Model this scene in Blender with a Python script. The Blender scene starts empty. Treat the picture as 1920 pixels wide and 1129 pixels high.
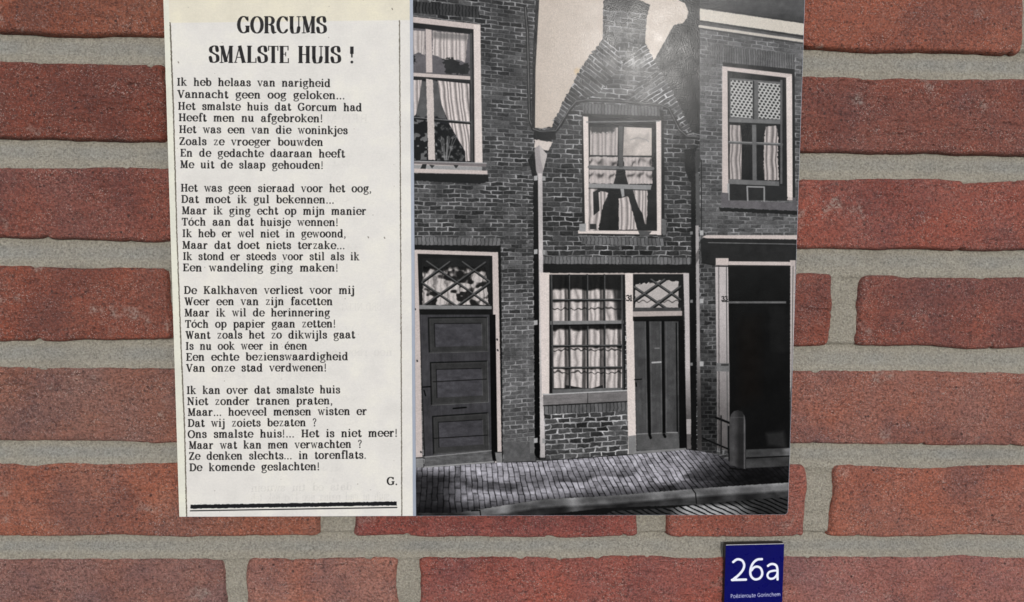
import bpy, bmesh, math, random
import numpy as np
from mathutils import Matrix, Vector

# ------------------------------------------------------------------ camera
S = bpy.context.scene
F = 1400.0                                   # focal length in photo pixels (1920 wide)
DIST = 0.525
xc = np.array([42540., -393., -1400.]); xc /= np.linalg.norm(xc)      # wall's horizontal, seen in camera axes
zc = np.array([73. - 120, 18200., 1400.]); zc -= xc * (zc @ xc); zc /= np.linalg.norm(zc)
yc = np.cross(zc, xc)
R = np.array([xc, yc, zc])                   # camera axes -> world axes
CAM = R @ np.array([0., 0., DIST])
cam = bpy.data.objects.new('camera', bpy.data.cameras.new('camera'))
cam.data.sensor_width = 36; cam.data.lens = 36 * F / 1920
cam.data.clip_start = 0.01; cam.data.clip_end = 500
M = Matrix([list(R[i]) + [CAM[i]] for i in range(3)] + [[0, 0, 0, 1]])
cam.matrix_world = M
S.collection.objects.link(cam); S.camera = cam

def ray(x, y):
    d = np.stack([np.asarray(x, float) - 960, 564.5 - np.asarray(y, float), np.full(np.shape(x), -F)], -1)
    return d @ R.T
def on_wall(x, y, Y=0.0):
    """photo position -> point of the plane at depth Y, as (X, Z)"""
    d = ray(x, y); t = (Y - CAM[1]) / d[..., 1]
    return np.stack([CAM[0] + t * d[..., 0], CAM[2] + t * d[..., 2]], -1)
def to_photo(X, Y, Z):
    p = np.stack([np.asarray(X) - CAM[0], np.asarray(Y) - CAM[1] + 0 * np.asarray(X), np.asarray(Z) - CAM[2]], -1) @ R
    return 960 - F * p[..., 0] / p[..., 2], 564.5 + F * p[..., 1] / p[..., 2]

# ------------------------------------------------------------------ light
sd = ray(1205., 95.); sd = np.array([sd[0], -sd[1], sd[2]]); sd /= np.linalg.norm(sd)     # towards the sun
elev = math.asin(sd[2]); rot = math.atan2(sd[0], sd[1])
w = bpy.data.worlds.new('World'); S.world = w; w.use_nodes = True
nt = w.node_tree; bg = nt.nodes['Background']
sky = nt.nodes.new('ShaderNodeTexSky'); sky.sky_type = 'NISHITA'; sky.sun_disc = False
sky.sun_elevation = elev; sky.sun_rotation = rot; sky.dust_density = 0.0; sky.ozone_density = 1.5; sky.air_density = 0.7
veil = nt.nodes.new('ShaderNodeHueSaturation'); veil.inputs['Saturation'].default_value = 0.3      # thin even cloud
nt.links.new(sky.outputs[0], veil.inputs['Color']); nt.links.new(veil.outputs[0], bg.inputs[0]); bg.inputs[1].default_value = 0.12
sl = bpy.data.lights.new('sun', 'SUN'); sl.energy = 0.9; sl.angle = math.radians(5); sl.color = (1, .97, .93)
so = bpy.data.objects.new('sun', sl); S.collection.objects.link(so)
so.rotation_euler = Vector(sd).to_track_quat('Z', 'Y').to_euler(); so.location = Vector(sd) * 3
S.view_settings.view_transform = 'Standard'; S.view_settings.look = 'None'
S.view_settings.exposure = 0.93; S.view_settings.gamma = 1

# ------------------------------------------------------------------ helpers
rng = np.random.default_rng(7); random.seed(7)
def vnoise(x, y, seed=0):
    xi = np.floor(x).astype(np.int64); yi = np.floor(y).astype(np.int64)
    fx = x - xi; fy = y - yi; fx = fx * fx * (3 - 2 * fx); fy = fy * fy * (3 - 2 * fy)
    def h(a, b):
        n = (a * 374761393 + b * 668265263 + seed * 974634777) & 0xffffffff
        n = ((n ^ (n >> 13)) * 1274126177) & 0xffffffff
        return ((n ^ (n >> 16)) & 0xffff) / 65535.0
    return (h(xi, yi) * (1 - fx) + h(xi + 1, yi) * fx) * (1 - fy) + (h(xi, yi + 1) * (1 - fx) + h(xi + 1, yi + 1) * fx) * fy
def fbm(x, y, seed=0, n=3):
    s = 0; a = .5; t = 0
    for i in range(n):
        s = s + a * vnoise(x * 2 ** i, y * 2 ** i, seed + 31 * i); t += a; a *= .5
    return s / t * 2 - 1                       # -1..1

def link(name, mesh, mat, parent=None):
    o = bpy.data.objects.new(name, mesh); S.collection.objects.link(o)
    if mat and not mesh.materials: mesh.materials.append(mat)
    if parent: o.parent = parent
    return o
def thing(name, label, cat, loc=(0, 0, 0)):
    o = bpy.data.objects.new(name, None); S.collection.objects.link(o)
    o.location = loc; o['label'] = label; o['category'] = cat; o.empty_display_size = .02
    return o
def attach(o, parent):
    o.parent = parent; o.matrix_parent_inverse = Matrix.Translation(parent.location).inverted()
    return o

def new_mat(name):
    m = bpy.data.materials.new(name); m.use_nodes = True
    return m, m.node_tree, m.node_tree.nodes['Principled BSDF']
def N(nt, t, **k):
    n = nt.nodes.new(t)
    for a, v in k.items():
        if isinstance(a, str) and hasattr(n, a): setattr(n, a, v)
    return n
def noise(nt, vec, scale, detail=3, rough=.55):
    n = nt.nodes.new('ShaderNodeTexNoise'); n.inputs['Scale'].default_value = scale
    n.inputs['Detail'].default_value = detail; n.inputs['Roughness'].default_value = rough
    nt.links.new(vec, n.inputs['Vector']); return n.outputs['Fac']
def remap(nt, v, a, b, c, d):
    n = nt.nodes.new('ShaderNodeMapRange'); nt.links.new(v, n.inputs[0])
    for i, q in enumerate((a, b, c, d)): n.inputs[i + 1].default_value = q
    return n.outputs[0]
def mix(nt, f, a, b, mode='MIX'):
    n = nt.nodes.new('ShaderNodeMix'); n.data_type = 'RGBA'; n.blend_type = mode
    for s, v in ((0, f), (6, a), (7, b)):
        if isinstance(v, (int, float)): n.inputs[s].default_value = v
        elif isinstance(v, tuple): n.inputs[s].default_value = (*v, 1)
        else: nt.links.new(v, n.inputs[s])
    return n.outputs[2]
def math_(nt, op, a, b):
    n = nt.nodes.new('ShaderNodeMath'); n.operation = op
    for i, v in enumerate((a, b)):
        if isinstance(v, (int, float)): n.inputs[i].default_value = v
        else: nt.links.new(v, n.inputs[i])
    return n.outputs[0]
def bump(nt, h, strength, dist, prev=None):
    n = nt.nodes.new('ShaderNodeBump'); n.inputs['Strength'].default_value = strength; n.inputs['Distance'].default_value = dist
    nt.links.new(h, n.inputs['Height'])
    if prev: nt.links.new(prev, n.inputs['Normal'])
    return n.outputs[0]
def lin(c): return tuple(((v / 255 + .055) / 1.055) ** 2.4 if v > 10 else v / 255 / 12.92 for v in c)

# ------------------------------------------------------------------ brick and mortar materials
bm_, nt, pb = new_mat('fired_brick')
g = N(nt, 'ShaderNodeNewGeometry').outputs['Position']; oi = N(nt, 'ShaderNodeObjectInfo')
big = noise(nt, g, 22, 4); mid = noise(nt, g, 130, 4); fine = noise(nt, g, 620, 3, .6); grit = noise(nt, g, 1100, 2, .7)
ts = nt.nodes.new('ShaderNodeVectorMath'); ts.operation = 'MULTIPLY'; ts.inputs[1].default_value = (1, 1, 2.6); nt.links.new(g, ts.inputs[0])
drag = noise(nt, ts.outputs[0], 75, 5, .65)
c = mix(nt, remap(nt, big, .38, .62, 0, 1), oi.outputs['Color'], mix(nt, 1.0, oi.outputs['Color'], (1.14, .93, .78), 'MULTIPLY'))
c = mix(nt, remap(nt, drag, .48, .72, 0, .5), c, mix(nt, 1.0, c, (.74, .8, .92), 'MULTIPLY'))
c = mix(nt, remap(nt, mid, .3, .7, 0.0, .30), c, mix(nt, 1.0, c, (1.25, 1.3, 1.3), 'MULTIPLY'))
patch = remap(nt, noise(nt, ts.outputs[0], 34, 3), .36, .62, .3, 1)                  # rougher and smoother parts of a face
coarse = noise(nt, g, 330, 3, .6)
c = mix(nt, math_(nt, 'MULTIPLY', remap(nt, coarse, .34, .5, .75, 0), patch), c, mix(nt, 1.0, c, (.42, .38, .42), 'MULTIPLY'))
c = mix(nt, remap(nt, fine, .3, .62, .7, 0), c, (.06, .024, .018))
c = mix(nt, math_(nt, 'MULTIPLY', remap(nt, grit, .56, .70, 0, .9), patch), c, (.62, .45, .38))
rnd = oi.outputs['Random']; shift = nt.nodes.new('ShaderNodeVectorMath'); shift.operation = 'ADD'; nt.links.new(g, shift.inputs[0])
cmb = nt.nodes.new('ShaderNodeCombineXYZ'); nt.links.new(math_(nt, 'MULTIPLY', rnd, 7.0), cmb.inputs[1]); nt.links.new(cmb.outputs[0], shift.inputs[1])
burnt = noise(nt, shift.outputs[0], 17, 4, .6)
c = mix(nt, remap(nt, burnt, .50, .64, 0, .6), c, mix(nt, 1.0, c, (.62, .66, .78), 'MULTIPLY'))
pale_ = noise(nt, shift.outputs[0], 26, 5, .65)
c = mix(nt, remap(nt, pale_, .56, .70, 0, .35), c, mix(nt, 1.0, c, (1.3, 1.5, 1.5), 'MULTIPLY'))
pit = nt.nodes.new('ShaderNodeTexVoronoi'); pit.inputs['Scale'].default_value = 160; nt.links.new(shift.outputs[0], pit.inputs['Vector'])
pits = math_(nt, 'MULTIPLY', remap(nt, pit.outputs['Distance'], .10, .2, 1, 0), remap(nt, mid, .5, .56, 0, 1))
c = mix(nt, math_(nt, 'MULTIPLY', pits, .75), c, (.04, .02, .018))
bl = noise(nt, shift.outputs[0], 48, 3)                                    # pale lime bloom in a few places
c = mix(nt, math_(nt, 'MULTIPLY', remap(nt, bl, .64, .74, 0, 1), remap(nt, fine, .4, .6, 0, .7)), c, (.45, .38, .32))
nt.links.new(c, pb.inputs['Base Color']); pb.inputs['Roughness'].default_value = .82
n0 = bump(nt, coarse, .8, .0022); n1 = bump(nt, fine, 1.0, .0022, n0); n2 = bump(nt, grit, 1.0, .0011, n1); n3 = bump(nt, drag, .8, .0022, n2)
nt.links.new(n3, pb.inputs['Normal'])
BRICK = bm_

mm_, nt, pb = new_mat('lime_mortar')
g = N(nt, 'ShaderNodeNewGeometry').outputs['Position']; at = N(nt, 'ShaderNodeAttribute'); at.attribute_name = 'trowelled'
big = noise(nt, g, 30, 4); fine = noise(nt, g, 700, 3, .6); grit = noise(nt, g, 1300, 2, .7); spot = noise(nt, g, 160, 2)
tr = math_(nt, 'MULTIPLY', at.outputs['Fac'], remap(nt, big, .35, .6, .35, 1))
c = mix(nt, tr, (.475, .42, .33), (.41, .39, .345))
c = mix(nt, remap(nt, fine, .3, .65, .55, 0), c, (.09, .085, .07))
c = mix(nt, remap(nt, grit, .58, .72, 0, .6), c, (.55, .52, .46))
c = mix(nt, remap(nt, spot, .7, .8, 0, .6), c, (.55, .5, .42))
nt.links.new(c, pb.inputs['Base Color']); pb.inputs['Roughness'].default_value = .9
c = mix(nt, remap(nt, noise(nt, g, 12, 5, .65), .5, .68, 0, .35), c, mix(nt, 1.0, c, (.66, .64, .62), 'MULTIPLY'))
nt.links.new(c, pb.inputs['Base Color'])
n1 = bump(nt, fine, 1.0, .0018); n2 = bump(nt, grit, 1.0, .0009, n1)
nt.links.new(n2, pb.inputs['Normal'])
MORTAR = mm_

# ------------------------------------------------------------------ the brick wall
wall = thing('brick_wall', 'weathered red brick wall with wide grey mortar joints behind both signs', 'wall')
wall_z0 = None
# bed joints measured at x = 258 and x = 1610: (top, bottom) of each joint
beds = [((-122, -82), (-88, -46)), ((70, 118), (97, 145)), ((268, 312), (285, 334)), ((457, 500), (463, 512)), ((643, 690), (650, 693)),
        ((829, 868), (835, 871)), ((1007, 1042), (1005, 1041)), ((1190, 1228), (1188, 1226))]
def bed_z(i, e):
    a = on_wall(258., beds[i][0][e])[1]; b = on_wall(1610., beds[i][1][e])[1]
    return (a + b) / 2
courses = []
for i in range(len(beds) - 1):
    courses.append((bed_z(i + 1, 0), bed_z(i, 1)))          # (bottom, top) of course i
# head joints: centre x in the photo, half width px
heads = [[-45, 540, 790, 1360, 1940], [-270, 340, 890, 1455, 2035], [-60, 560, 850, 1400, 1980], [-250, 350, 705, 995, (1558, 1605), 2150],
         [-40, 560, 850, 1405, 1985], [-38, (605, 663), (1196, 1246), (1512, 1554), 2110], [(-150, -105), (427, 463), (748, 784), (1372, 1418), 1965]]
cols = [[(126,72,50),(142,80,58),(140,74,54),(148,78,60),(146,82,64)],
        [(122,64,52),(122,64,52),(112,54,44),(126,64,54),(130,72,60)],
        [(122,66,56),(132,76,68),(130,70,62),(146,74,58),(146,80,64)],
        [(120,66,58),(138,76,60),(134,70,56),(130,66,56),(144,80,68),(126,70,62),(124,66,58)],
        [(126,72,60),(128,84,74),(150,88,74),(152,92,76),(150,92,78)],
        [(130,76,62),(142,86,70),(134,70,60),(150,86,68),(146,86,70),(140,80,66)],
        [(126,80,70),(132,90,82),(154,102,84),(152,84,74),(146,94,84),(140,82,70)]]
X0, X1 = -1.15, 1.15
pit_ = (courses[0][0] - courses[-1][0]) / 6; hh = courses[1][1] - courses[1][0]
NA, NB = 4, 4                                   # courses above and below the measured ones
above = [(courses[0][0] + pit_ * k, courses[0][0] + pit_ * k + hh) for k in range(NA, 0, -1)]
below = [(courses[-1][0] - pit_ * k, courses[-1][0] - pit_ * k + hh) for k in range(1, NB + 1)]
inner = courses[:]; courses = above + courses + below
def rand_heads():
    x = -1900 + random.uniform(0, 500); o = []
    while x < 4000: o.append(x); x += 586 if random.random() < .7 else 290
    return o
heads = [rand_heads() for _ in range(NA)] + heads + [rand_heads() for _ in range(NB)]
cols = [cols[k] for k in (3, 5, 2, 4)] + cols + [cols[k] for k in (3, 1, 5, 2)]
Xin0, Xin1 = on_wall(-10., 560.)[0] - .02, on_wall(1930., 560.)[0] + .02
JT = .0
def brick_mesh(x0, x1, z0, z1, seed, step):
    nx = max(8, int((x1 - x0) / step)); nz = max(5, int((z1 - z0) / step))
    # non-uniform parameter: denser at the arris
    def par(n, L):
        e = .0045 / L; k = max(3, int(.0045 / step) + 2)
        a = np.linspace(0, e, k, endpoint=False); return np.concatenate([a, np.linspace(e, 1 - e, n), 1 - a[::-1]])
    u = par(nx, x1 - x0); v = par(nz, z1 - z0)
    U, V = np.meshgrid(u, v, indexing='ij')
    X = x0 + U * (x1 - x0); Z = z0 + V * (z1 - z0)
    # wavy outline: push the edges in and out
    nick = lambda a_, s_: -1.1 * np.clip(vnoise(a_ * 110, a_ * 0 + s_, seed + s_) - .88, 0, 1) * 7
    ob = fbm(X * 24, Z * 0 + seed, seed, 5) - nick(X, 21); ot = fbm(X * 24, Z * 0 + seed + 9, seed + 1, 5) + nick(X, 22)
    ol = fbm(Z * 45, X * 0 + seed, seed + 2, 3); orr = fbm(Z * 45, X * 0 + seed + 5, seed + 3, 3)
    A = .0021
    Z = Z + (1 - V) ** 3 * ob * A + V ** 3 * ot * A * 1.1
    X = X + (1 - U) ** 8 * ol * A * 1.2 + U ** 8 * orr * A * 1.2
    # skewed corners
    dx = np.minimum(U, 1 - U) * (x1 - x0); dz = np.minimum(V, 1 - V) * (z1 - z0)
    r = .0035 + .0012 * vnoise(X * 60, Z * 60, seed + 4)
    qx = np.clip(1 - dx / r, 0, 1); qz = np.clip(1 - dz / (r * .7), 0, 1)
    q = np.sqrt(np.clip(qx ** 2 + qz ** 2, 0, 1))
    drop = (1 - np.sqrt(np.clip(1 - q * q, 0, 1)))
    # round the corners in plan
    cx = np.where(U < .5, 1, -1); cz = np.where(V < .5, 1, -1)
    k = np.clip(1 - dx / .006, 0, 1) * np.clip(1 - dz / .006, 0, 1)
    kk = k * .0017 * vnoise(U * 1.5 + .2, V * 1.5 + .3, seed + 8); X = X + cx * kk; Z = Z + cz * kk
    Y = -.0029 + drop * .0068
    Y = Y - .0011 * fbm(X * 16, Z * 30, seed + 5, 3) - .00055 * fbm(X * 90, Z * 150, seed + 6, 3) * (1 - drop)
    Y = Y - .0003 * fbm(X * 400, Z * 420, seed + 7, 2)
    # a few drag creases and pits of the moulded face
    cr = fbm(X * 26 + 3, Z * 120 + 11, seed + 12, 3)
    Y = Y + .0012 * np.exp(-(cr / .035) ** 2) * (vnoise(X * 14, Z * 30, seed + 13) > .66)
    n, m = U.shape
    co = np.stack([X, Y, Z], -1).reshape(-1, 3)
    idx = np.arange(n * m).reshape(n, m)
    f = np.stack([idx[:-1, :-1], idx[1:, :-1], idx[1:, 1:], idx[:-1, 1:]], -1).reshape(-1, 4)
    # sides running back into the mortar
    ring = np.concatenate([idx[:, 0], idx[-1, 1:], idx[-2::-1, -1], idx[0, -2:0:-1]])
    back = co[ring].copy(); back[:, 1] = .016
    b0 = len(co); co = np.concatenate([co, back])
    L = len(ring); j = np.arange(L); j2 = (j + 1) % L
    sf = np.stack([ring[j], b0 + j, b0 + j2, ring[j2]], -1)
    f = np.concatenate([f, sf])
    me = bpy.data.meshes.new('brick'); me.from_pydata(co.tolist(), [], f.tolist())
    me.polygons.foreach_set('use_smooth', [True] * len(me.polygons)); me.update()
    return me
gaps = []          # (x0,x1,z0,z1) of head joints, for the mortar
seed = 11
solid = []
HJ = .0072
for ci, (z0, z1) in enumerate(courses):
    zm = (z0 + z1) / 2
    js = []
    for h in heads[ci]:
        yy = {0: 20, 1: 200, 2: 390, 3: 580, 4: 765, 5: 935, 6: 1090}.get(ci - NA, 580)
        if isinstance(h, tuple):
            js.append((on_wall(float(h[0]), float(yy))[0], on_wall(float(h[1]), float(yy))[0]))
        else:
            x = on_wall(float(h), float(yy))[0]; js.append((x - .0085, x + .0085))
    L = .215
    while js[0][0] > X0: js.insert(0, (js[0][0] - L, js[0][0] - L + .017))
    while js[-1][1] < X1: js.append((js[-1][0] + L, js[-1][1] + L))
    spans = [(a[1], b[0]) for a, b in zip(js[:-1], js[1:])]
    for a, b in spans:
        a, b = max(a, X0), min(b, X1)
        if b - a < .02: continue
        cpx = to_photo((a + b) / 2, 0., zm)[0]
        # colour from the table by the number of the measured joint to its left
        hx = [np.mean(h) for h in heads[ci]]
        k = int(sum(cpx > h for h in hx)); k = k % len(cols[ci]) if k >= len(cols[ci]) else k
        inside = b > Xin0 and a < Xin1 and NA <= ci < NA + 7
        me = brick_mesh(a, b, z0, z1, seed, .0013 if inside else .005); seed += 17
        o = link('brick', me, BRICK, wall)
        cc = np.array(lin(cols[ci][k])) * np.array([1.50, 1.64, 1.62]) * random.uniform(.86, 1.12) * np.array([1, random.uniform(.94, 1.06), random.uniform(.9, 1.1)])
        o.color = (*cc, 1); solid.append((a, b, z0, z1))
# mortar: one continuous bed, kept only where joints show
g0, g1 = courses[-1][0] - .012, courses[0][1] + .012
def mortar_mesh():
    st = .0014
    co_ = .006
    xs = np.concatenate([np.arange(X0, Xin0, co_), np.arange(Xin0, Xin1, st), np.arange(Xin1, X1, co_)])
    za, zb = inner[-1][0] - .01, inner[0][1] + .01
    zs = np.concatenate([np.arange(g0, za, .004), np.arange(za, zb, st), np.arange(zb, g1, .004)])
    X, Z = np.meshgrid(xs, zs, indexing='ij')
    cover = np.full(X.shape, 9.0)               # distance outside the nearest brick (negative inside)
    top = np.full(X.shape, 9.0)
    for a, b, z0, z1 in solid:
        i0, i1 = np.searchsorted(xs, [a - .03, b + .03]); k0, k1 = np.searchsorted(zs, [z0 - .03, z1 + .03])
        if i1 <= i0 or k1 <= k0: continue
        xx = X[i0:i1, k0:k1]; zz = Z[i0:i1, k0:k1]
        d = np.maximum(np.maximum(a - xx, xx - b), np.maximum(z0 - zz, zz - z1))
        cover[i0:i1, k0:k1] = np.minimum(cover[i0:i1, k0:k1], d)
    # profile: struck back under the brick above, flush on the brick below
    frac = np.full(X.shape, .5)
    tr = np.zeros(X.shape)
    bounds = [(g0 - .01, courses[-1][0])] + [(courses[i + 1][1], courses[i][0]) for i in range(len(courses) - 1)] + [(courses[0][1], g1)]
    for lo, hi in bounds:
        m = (Z >= lo - .003) & (Z <= hi + .003)
        f = np.clip((Z - lo) / (hi - lo), 0, 1); frac = np.where(m, f, frac)
        tr = np.where(m, np.exp(-((f - .52) / .27) ** 4), tr)
    inbed = tr > 0
    Y = -.0004 + .0012 * (1 - np.clip(cover / .006, 0, 1)) * 0
    Y = Y + .0004 + .0024 * np.clip(frac - .55, 0, 1) / .45 * inbed - .0012 * np.clip(.35 - frac, 0, 1) / .35 * inbed
    Y = Y + .0008 * np.exp(-((frac - .5) / .3) ** 2) * inbed
    Y = Y + .0007 * fbm(X * 40, Z * 70, 91, 3) + .0005 * fbm(X * 260, Z * 300, 92, 3)
    Y = Y + .0007 * fbm(X * 9, Z * 150, 93, 3) + .0016 * np.clip(fbm(X * 75, Z * 95, 94, 2) - .45, 0, 1)
    wob = fbm(X * 20, Z * 5, 77, 3)
    tr = np.clip(tr * (.75 + .5 * wob), 0, 1)
    keep = cover > -.012
    n, m = X.shape
    idx = np.arange(n * m).reshape(n, m)
    fk = keep[:-1, :-1] | keep[1:, :-1] | keep[1:, 1:] | keep[:-1, 1:]
    f = np.stack([idx[:-1, :-1], idx[1:, :-1], idx[1:, 1:], idx[:-1, 1:]], -1)[fk]
    used, inv = np.unique(f, return_inverse=True)
    co = np.stack([X, Y, Z], -1).reshape(-1, 3)[used]; f = inv.reshape(f.shape)
    me = bpy.data.meshes.new('mortar'); me.from_pydata(co.tolist(), [], f.tolist())
    a = me.attributes.new('trowelled', 'FLOAT', 'POINT'); a.data.foreach_set('value', tr.reshape(-1)[used].astype(np.float32))
    me.polygons.foreach_set('use_smooth', [True] * len(me.polygons)); me.update()
    return me
link('mortar', mortar_mesh(), MORTAR, wall)
# wall core behind the joints
def box_mesh(name, x0, x1, y0, y1, z0, z1, bev=0):
    b = bmesh.new(); bmesh.ops.create_cube(b, size=1)
    for v in b.verts: v.co = Vector(((x0 + x1) / 2 + v.co.x * (x1 - x0), (y0 + y1) / 2 + v.co.y * (y1 - y0), (z0 + z1) / 2 + v.co.z * (z1 - z0)))
    if bev: bmesh.ops.bevel(b, geom=b.edges[:], offset=bev, segments=2, affect='EDGES')
    me = bpy.data.meshes.new(name); b.to_mesh(me); b.free(); return me
link('wall_core', box_mesh('wall_core', X0 + .004, X1 - .004, .017, .1, g0 + .001, g1 - .001), MORTAR, wall)

gm, nt, pb = new_mat('unseen_ground')
g = N(nt, 'ShaderNodeNewGeometry').outputs['Position']; n = noise(nt, g, 3, 6)
nt.links.new(mix(nt, n, (.05, .048, .045), (.12, .115, .105)), pb.inputs['Base Color']); pb.inputs['Roughness'].default_value = .9
b = bmesh.new(); bmesh.ops.create_grid(b, x_segments=8, y_segments=8, size=200)
me = bpy.data.meshes.new('ground'); b.to_mesh(me); b.free(); gr = link('ground', me, gm); gr.location.z = -1.45; gr['kind'] = 'structure'  # unseen sheet, added to darken the panel's reflections and block light from below

# ------------------------------------------------------------------ drawing surface for flat print
class Canvas:
    """a print of given size; every texel knows where it lies in the traced drawing's coordinates"""
    def __init__(s, O, U, V, u0, u1, v0, v1, Y, w, h):
        s.O, s.U, s.V, s.Y = O, U, V, Y; s.r = (u0, u1, v0, v1); s.w, s.h = w, h
        uu = u0 + (np.arange(w) + .5) / w * (u1 - u0); vv = v1 - (np.arange(h) + .5) / h * (v1 - v0)
        uu, vv = np.meshgrid(uu, vv)
        P = O + uu[..., None] * U + vv[..., None] * V
        s.PX, s.PY = to_photo(P[..., 0], Y, P[..., 1])
        s.PX = s.PX.astype(np.float32); s.PY = s.PY.astype(np.float32)
        s.img = np.zeros((h, w, 3), np.float32)
        s.k = w / (s.PX[h // 2, -1] - s.PX[h // 2, 0])       # texels per drawing unit
        s.inv = np.linalg.inv(np.stack([U, V], 1))
    def win(s, x0, y0, x1, y1, pad=2):
        q = on_wall(np.array([x0, x1, x1, x0], float), np.array([y0, y0, y1, y1], float), s.Y) - s.O
        uv = q @ s.inv.T; u0, u1, v0, v1 = s.r
        cx = (uv[:, 0] - u0) / (u1 - u0) * s.w; cy = (v1 - uv[:, 1]) / (v1 - v0) * s.h
        a, b = max(0, int(cx.min() - pad)), min(s.w, int(cx.max() + pad + 1))
        c, d = max(0, int(cy.min() - pad)), min(s.h, int(cy.max() + pad + 1))
        if a >= b or c >= d: return None
        return slice(c, d), slice(a, b)
    def put(s, W, m, col):
        col = np.asarray(col, np.float32)
        if col.ndim == 0: col = np.array([col] * 3, np.float32)
        if col.ndim == 2: col = col[..., None]
        m = np.clip(m, 0, 1)[..., None]
        s.img[W] = s.img[W] * (1 - m) + col * m
    def poly_mask(s, pts, soft=.5, rough=0, seed=1):
        p = np.array(pts, float)
        W = s.win(p[:, 0].min() - 2, p[:, 1].min() - 2, p[:, 0].max() + 2, p[:, 1].max() + 2)
        if W is None: return None, None
        X = s.PX[W]; Y = s.PY[W]
        if rough:
            X = X + rough * (vnoise(X * .35, Y * .35, seed) - .5) * 2; Y = Y + rough * (vnoise(X * .35 + 40, Y * .35, seed + 1) - .5) * 2
        d = np.full(X.shape, 1e9, np.float32); ins = np.zeros(X.shape, bool)
        for i in range(len(p)):
            a = p[i]; b = p[(i + 1) % len(p)]; e = b - a
            if not e.any(): continue
            t = np.clip(((X - a[0]) * e[0] + (Y - a[1]) * e[1]) / (e @ e), 0, 1)
            d = np.minimum(d, np.hypot(X - a[0] - t * e[0], Y - a[1] - t * e[1]))
            if a[1] != b[1]:
                cr = (Y >= min(a[1], b[1])) & (Y < max(a[1], b[1])) & (X < a[0] + (Y - a[1]) * e[0] / e[1])
                ins ^= cr
        sd_ = np.where(ins, d, -d)
        return W, np.clip(sd_ / (2 * soft) + .5, 0, 1)
    def poly(s, pts, col, soft=.5, alpha=1, rough=0, seed=1):
        W, m = s.poly_mask(pts, soft, rough, seed)
        if W is None: return
        if callable(col): col = col(s.PX[W], s.PY[W])
        s.put(W, m * alpha, col)
    def rect(s, x0, y0, x1, y1, col, **k): s.poly([(x0, y0), (x1, y0), (x1, y1), (x0, y1)], col, **k)
    def line(s, pts, wd, col, alpha=1, soft=.5, rough=0):
        p = np.array(pts, float); wd = np.broadcast_to(wd, len(p))
        mx = wd.max() + 2
        W = s.win(p[:, 0].min() - mx, p[:, 1].min() - mx, p[:, 0].max() + mx, p[:, 1].max() + mx)
        if W is None: return
        X = s.PX[W]; Y = s.PY[W]; d = np.full(X.shape, -1e9, np.float32)
        if rough: X = X + rough * (vnoise(X * .4, Y * .4, 5) - .5) * 2
        for i in range(len(p) - 1):
            a = p[i]; e = p[i + 1] - a; ee = e @ e
            t = np.clip(((X - a[0]) * e[0] + (Y - a[1]) * e[1]) / ee, 0, 1) if ee else 0 * X
            d = np.maximum(d, (wd[i] * (1 - t) + wd[i + 1] * t) / 2 - np.hypot(X - a[0] - t * e[0], Y - a[1] - t * e[1]))
        if callable(col): col = col(X, Y)
        s.put(W, np.clip(d / (2 * soft) + .5, 0, 1) * alpha, col)
    def image(s, name):
        im = bpy.data.images.new(name, s.w, s.h)
        a = np.ones((s.h, s.w, 4), np.float32); a[..., :3] = np.clip(s.img, 0, 1)
        im.pixels.foreach_set(a[::-1].ravel()); im.update(); im.pack(); return im

# ------------------------------------------------------------------ stroke lettering
def catmull(p, n=6):
    p = np.array(p, float); q = np.concatenate([[2 * p[0] - p[1]], p, [2 * p[-1] - p[-2]]]); out = []
    for i in range(1, len(q) - 2):
        t = np.linspace(0, 1, n, endpoint=False)[:, None]
        a, b, c_, d = q[i - 1], q[i], q[i + 1], q[i + 2]
        out.append(.5 * (2 * b + (c_ - a) * t + (2 * a - 5 * b + 4 * c_ - d) * t ** 2 + (3 * b - a - 3 * c_ + d) * t ** 3))
    out.append(q[-2:-1]); return np.concatenate(out)
class Face:
    def __init__(s, T, t, st): s.T, s.t, s.st = T, t, st; s.g = []
    def _cw(s, p, T=None):
        T = T or s.T; e = np.gradient(p, axis=0); ty = np.abs(e[:, 1]) / (np.hypot(e[:, 0], e[:, 1]) + 1e-9)
        return s.t + (T - s.t) * ty ** 1.5
    def V(s, x, y0, y1, T=None): s.g.append((np.array([[x, y0], [x, y1]]), np.array([T or s.T] * 2), 1))
    def Hh(s, x0, x1, y, w=None): s.g.append((np.array([[x0, y], [x1, y]]), np.array([w or s.st] * 2), 1))
    def Ln(s, a, b, w): s.g.append((np.array([a, b], float), np.array([w, w]), 1))
    def C(s, *p, T=None):
        q = catmull(p); s.g.append((q, s._cw(q, T), 0))
    def A(s, cx, cy, rx, ry, a0=0, a1=360, T=None):
        a = np.radians(np.linspace(a0, a1, max(8, int(abs(a1 - a0) / 18)))); q = np.stack([cx + rx * np.cos(a), cy + ry * np.sin(a)], 1)
        s.g.append((q, s._cw(q, T), 0))
    def D(s, x, y, r): s.g.append((np.array([[x, y], [x + .001, y]]), np.array([2 * r] * 2), 0))
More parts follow.
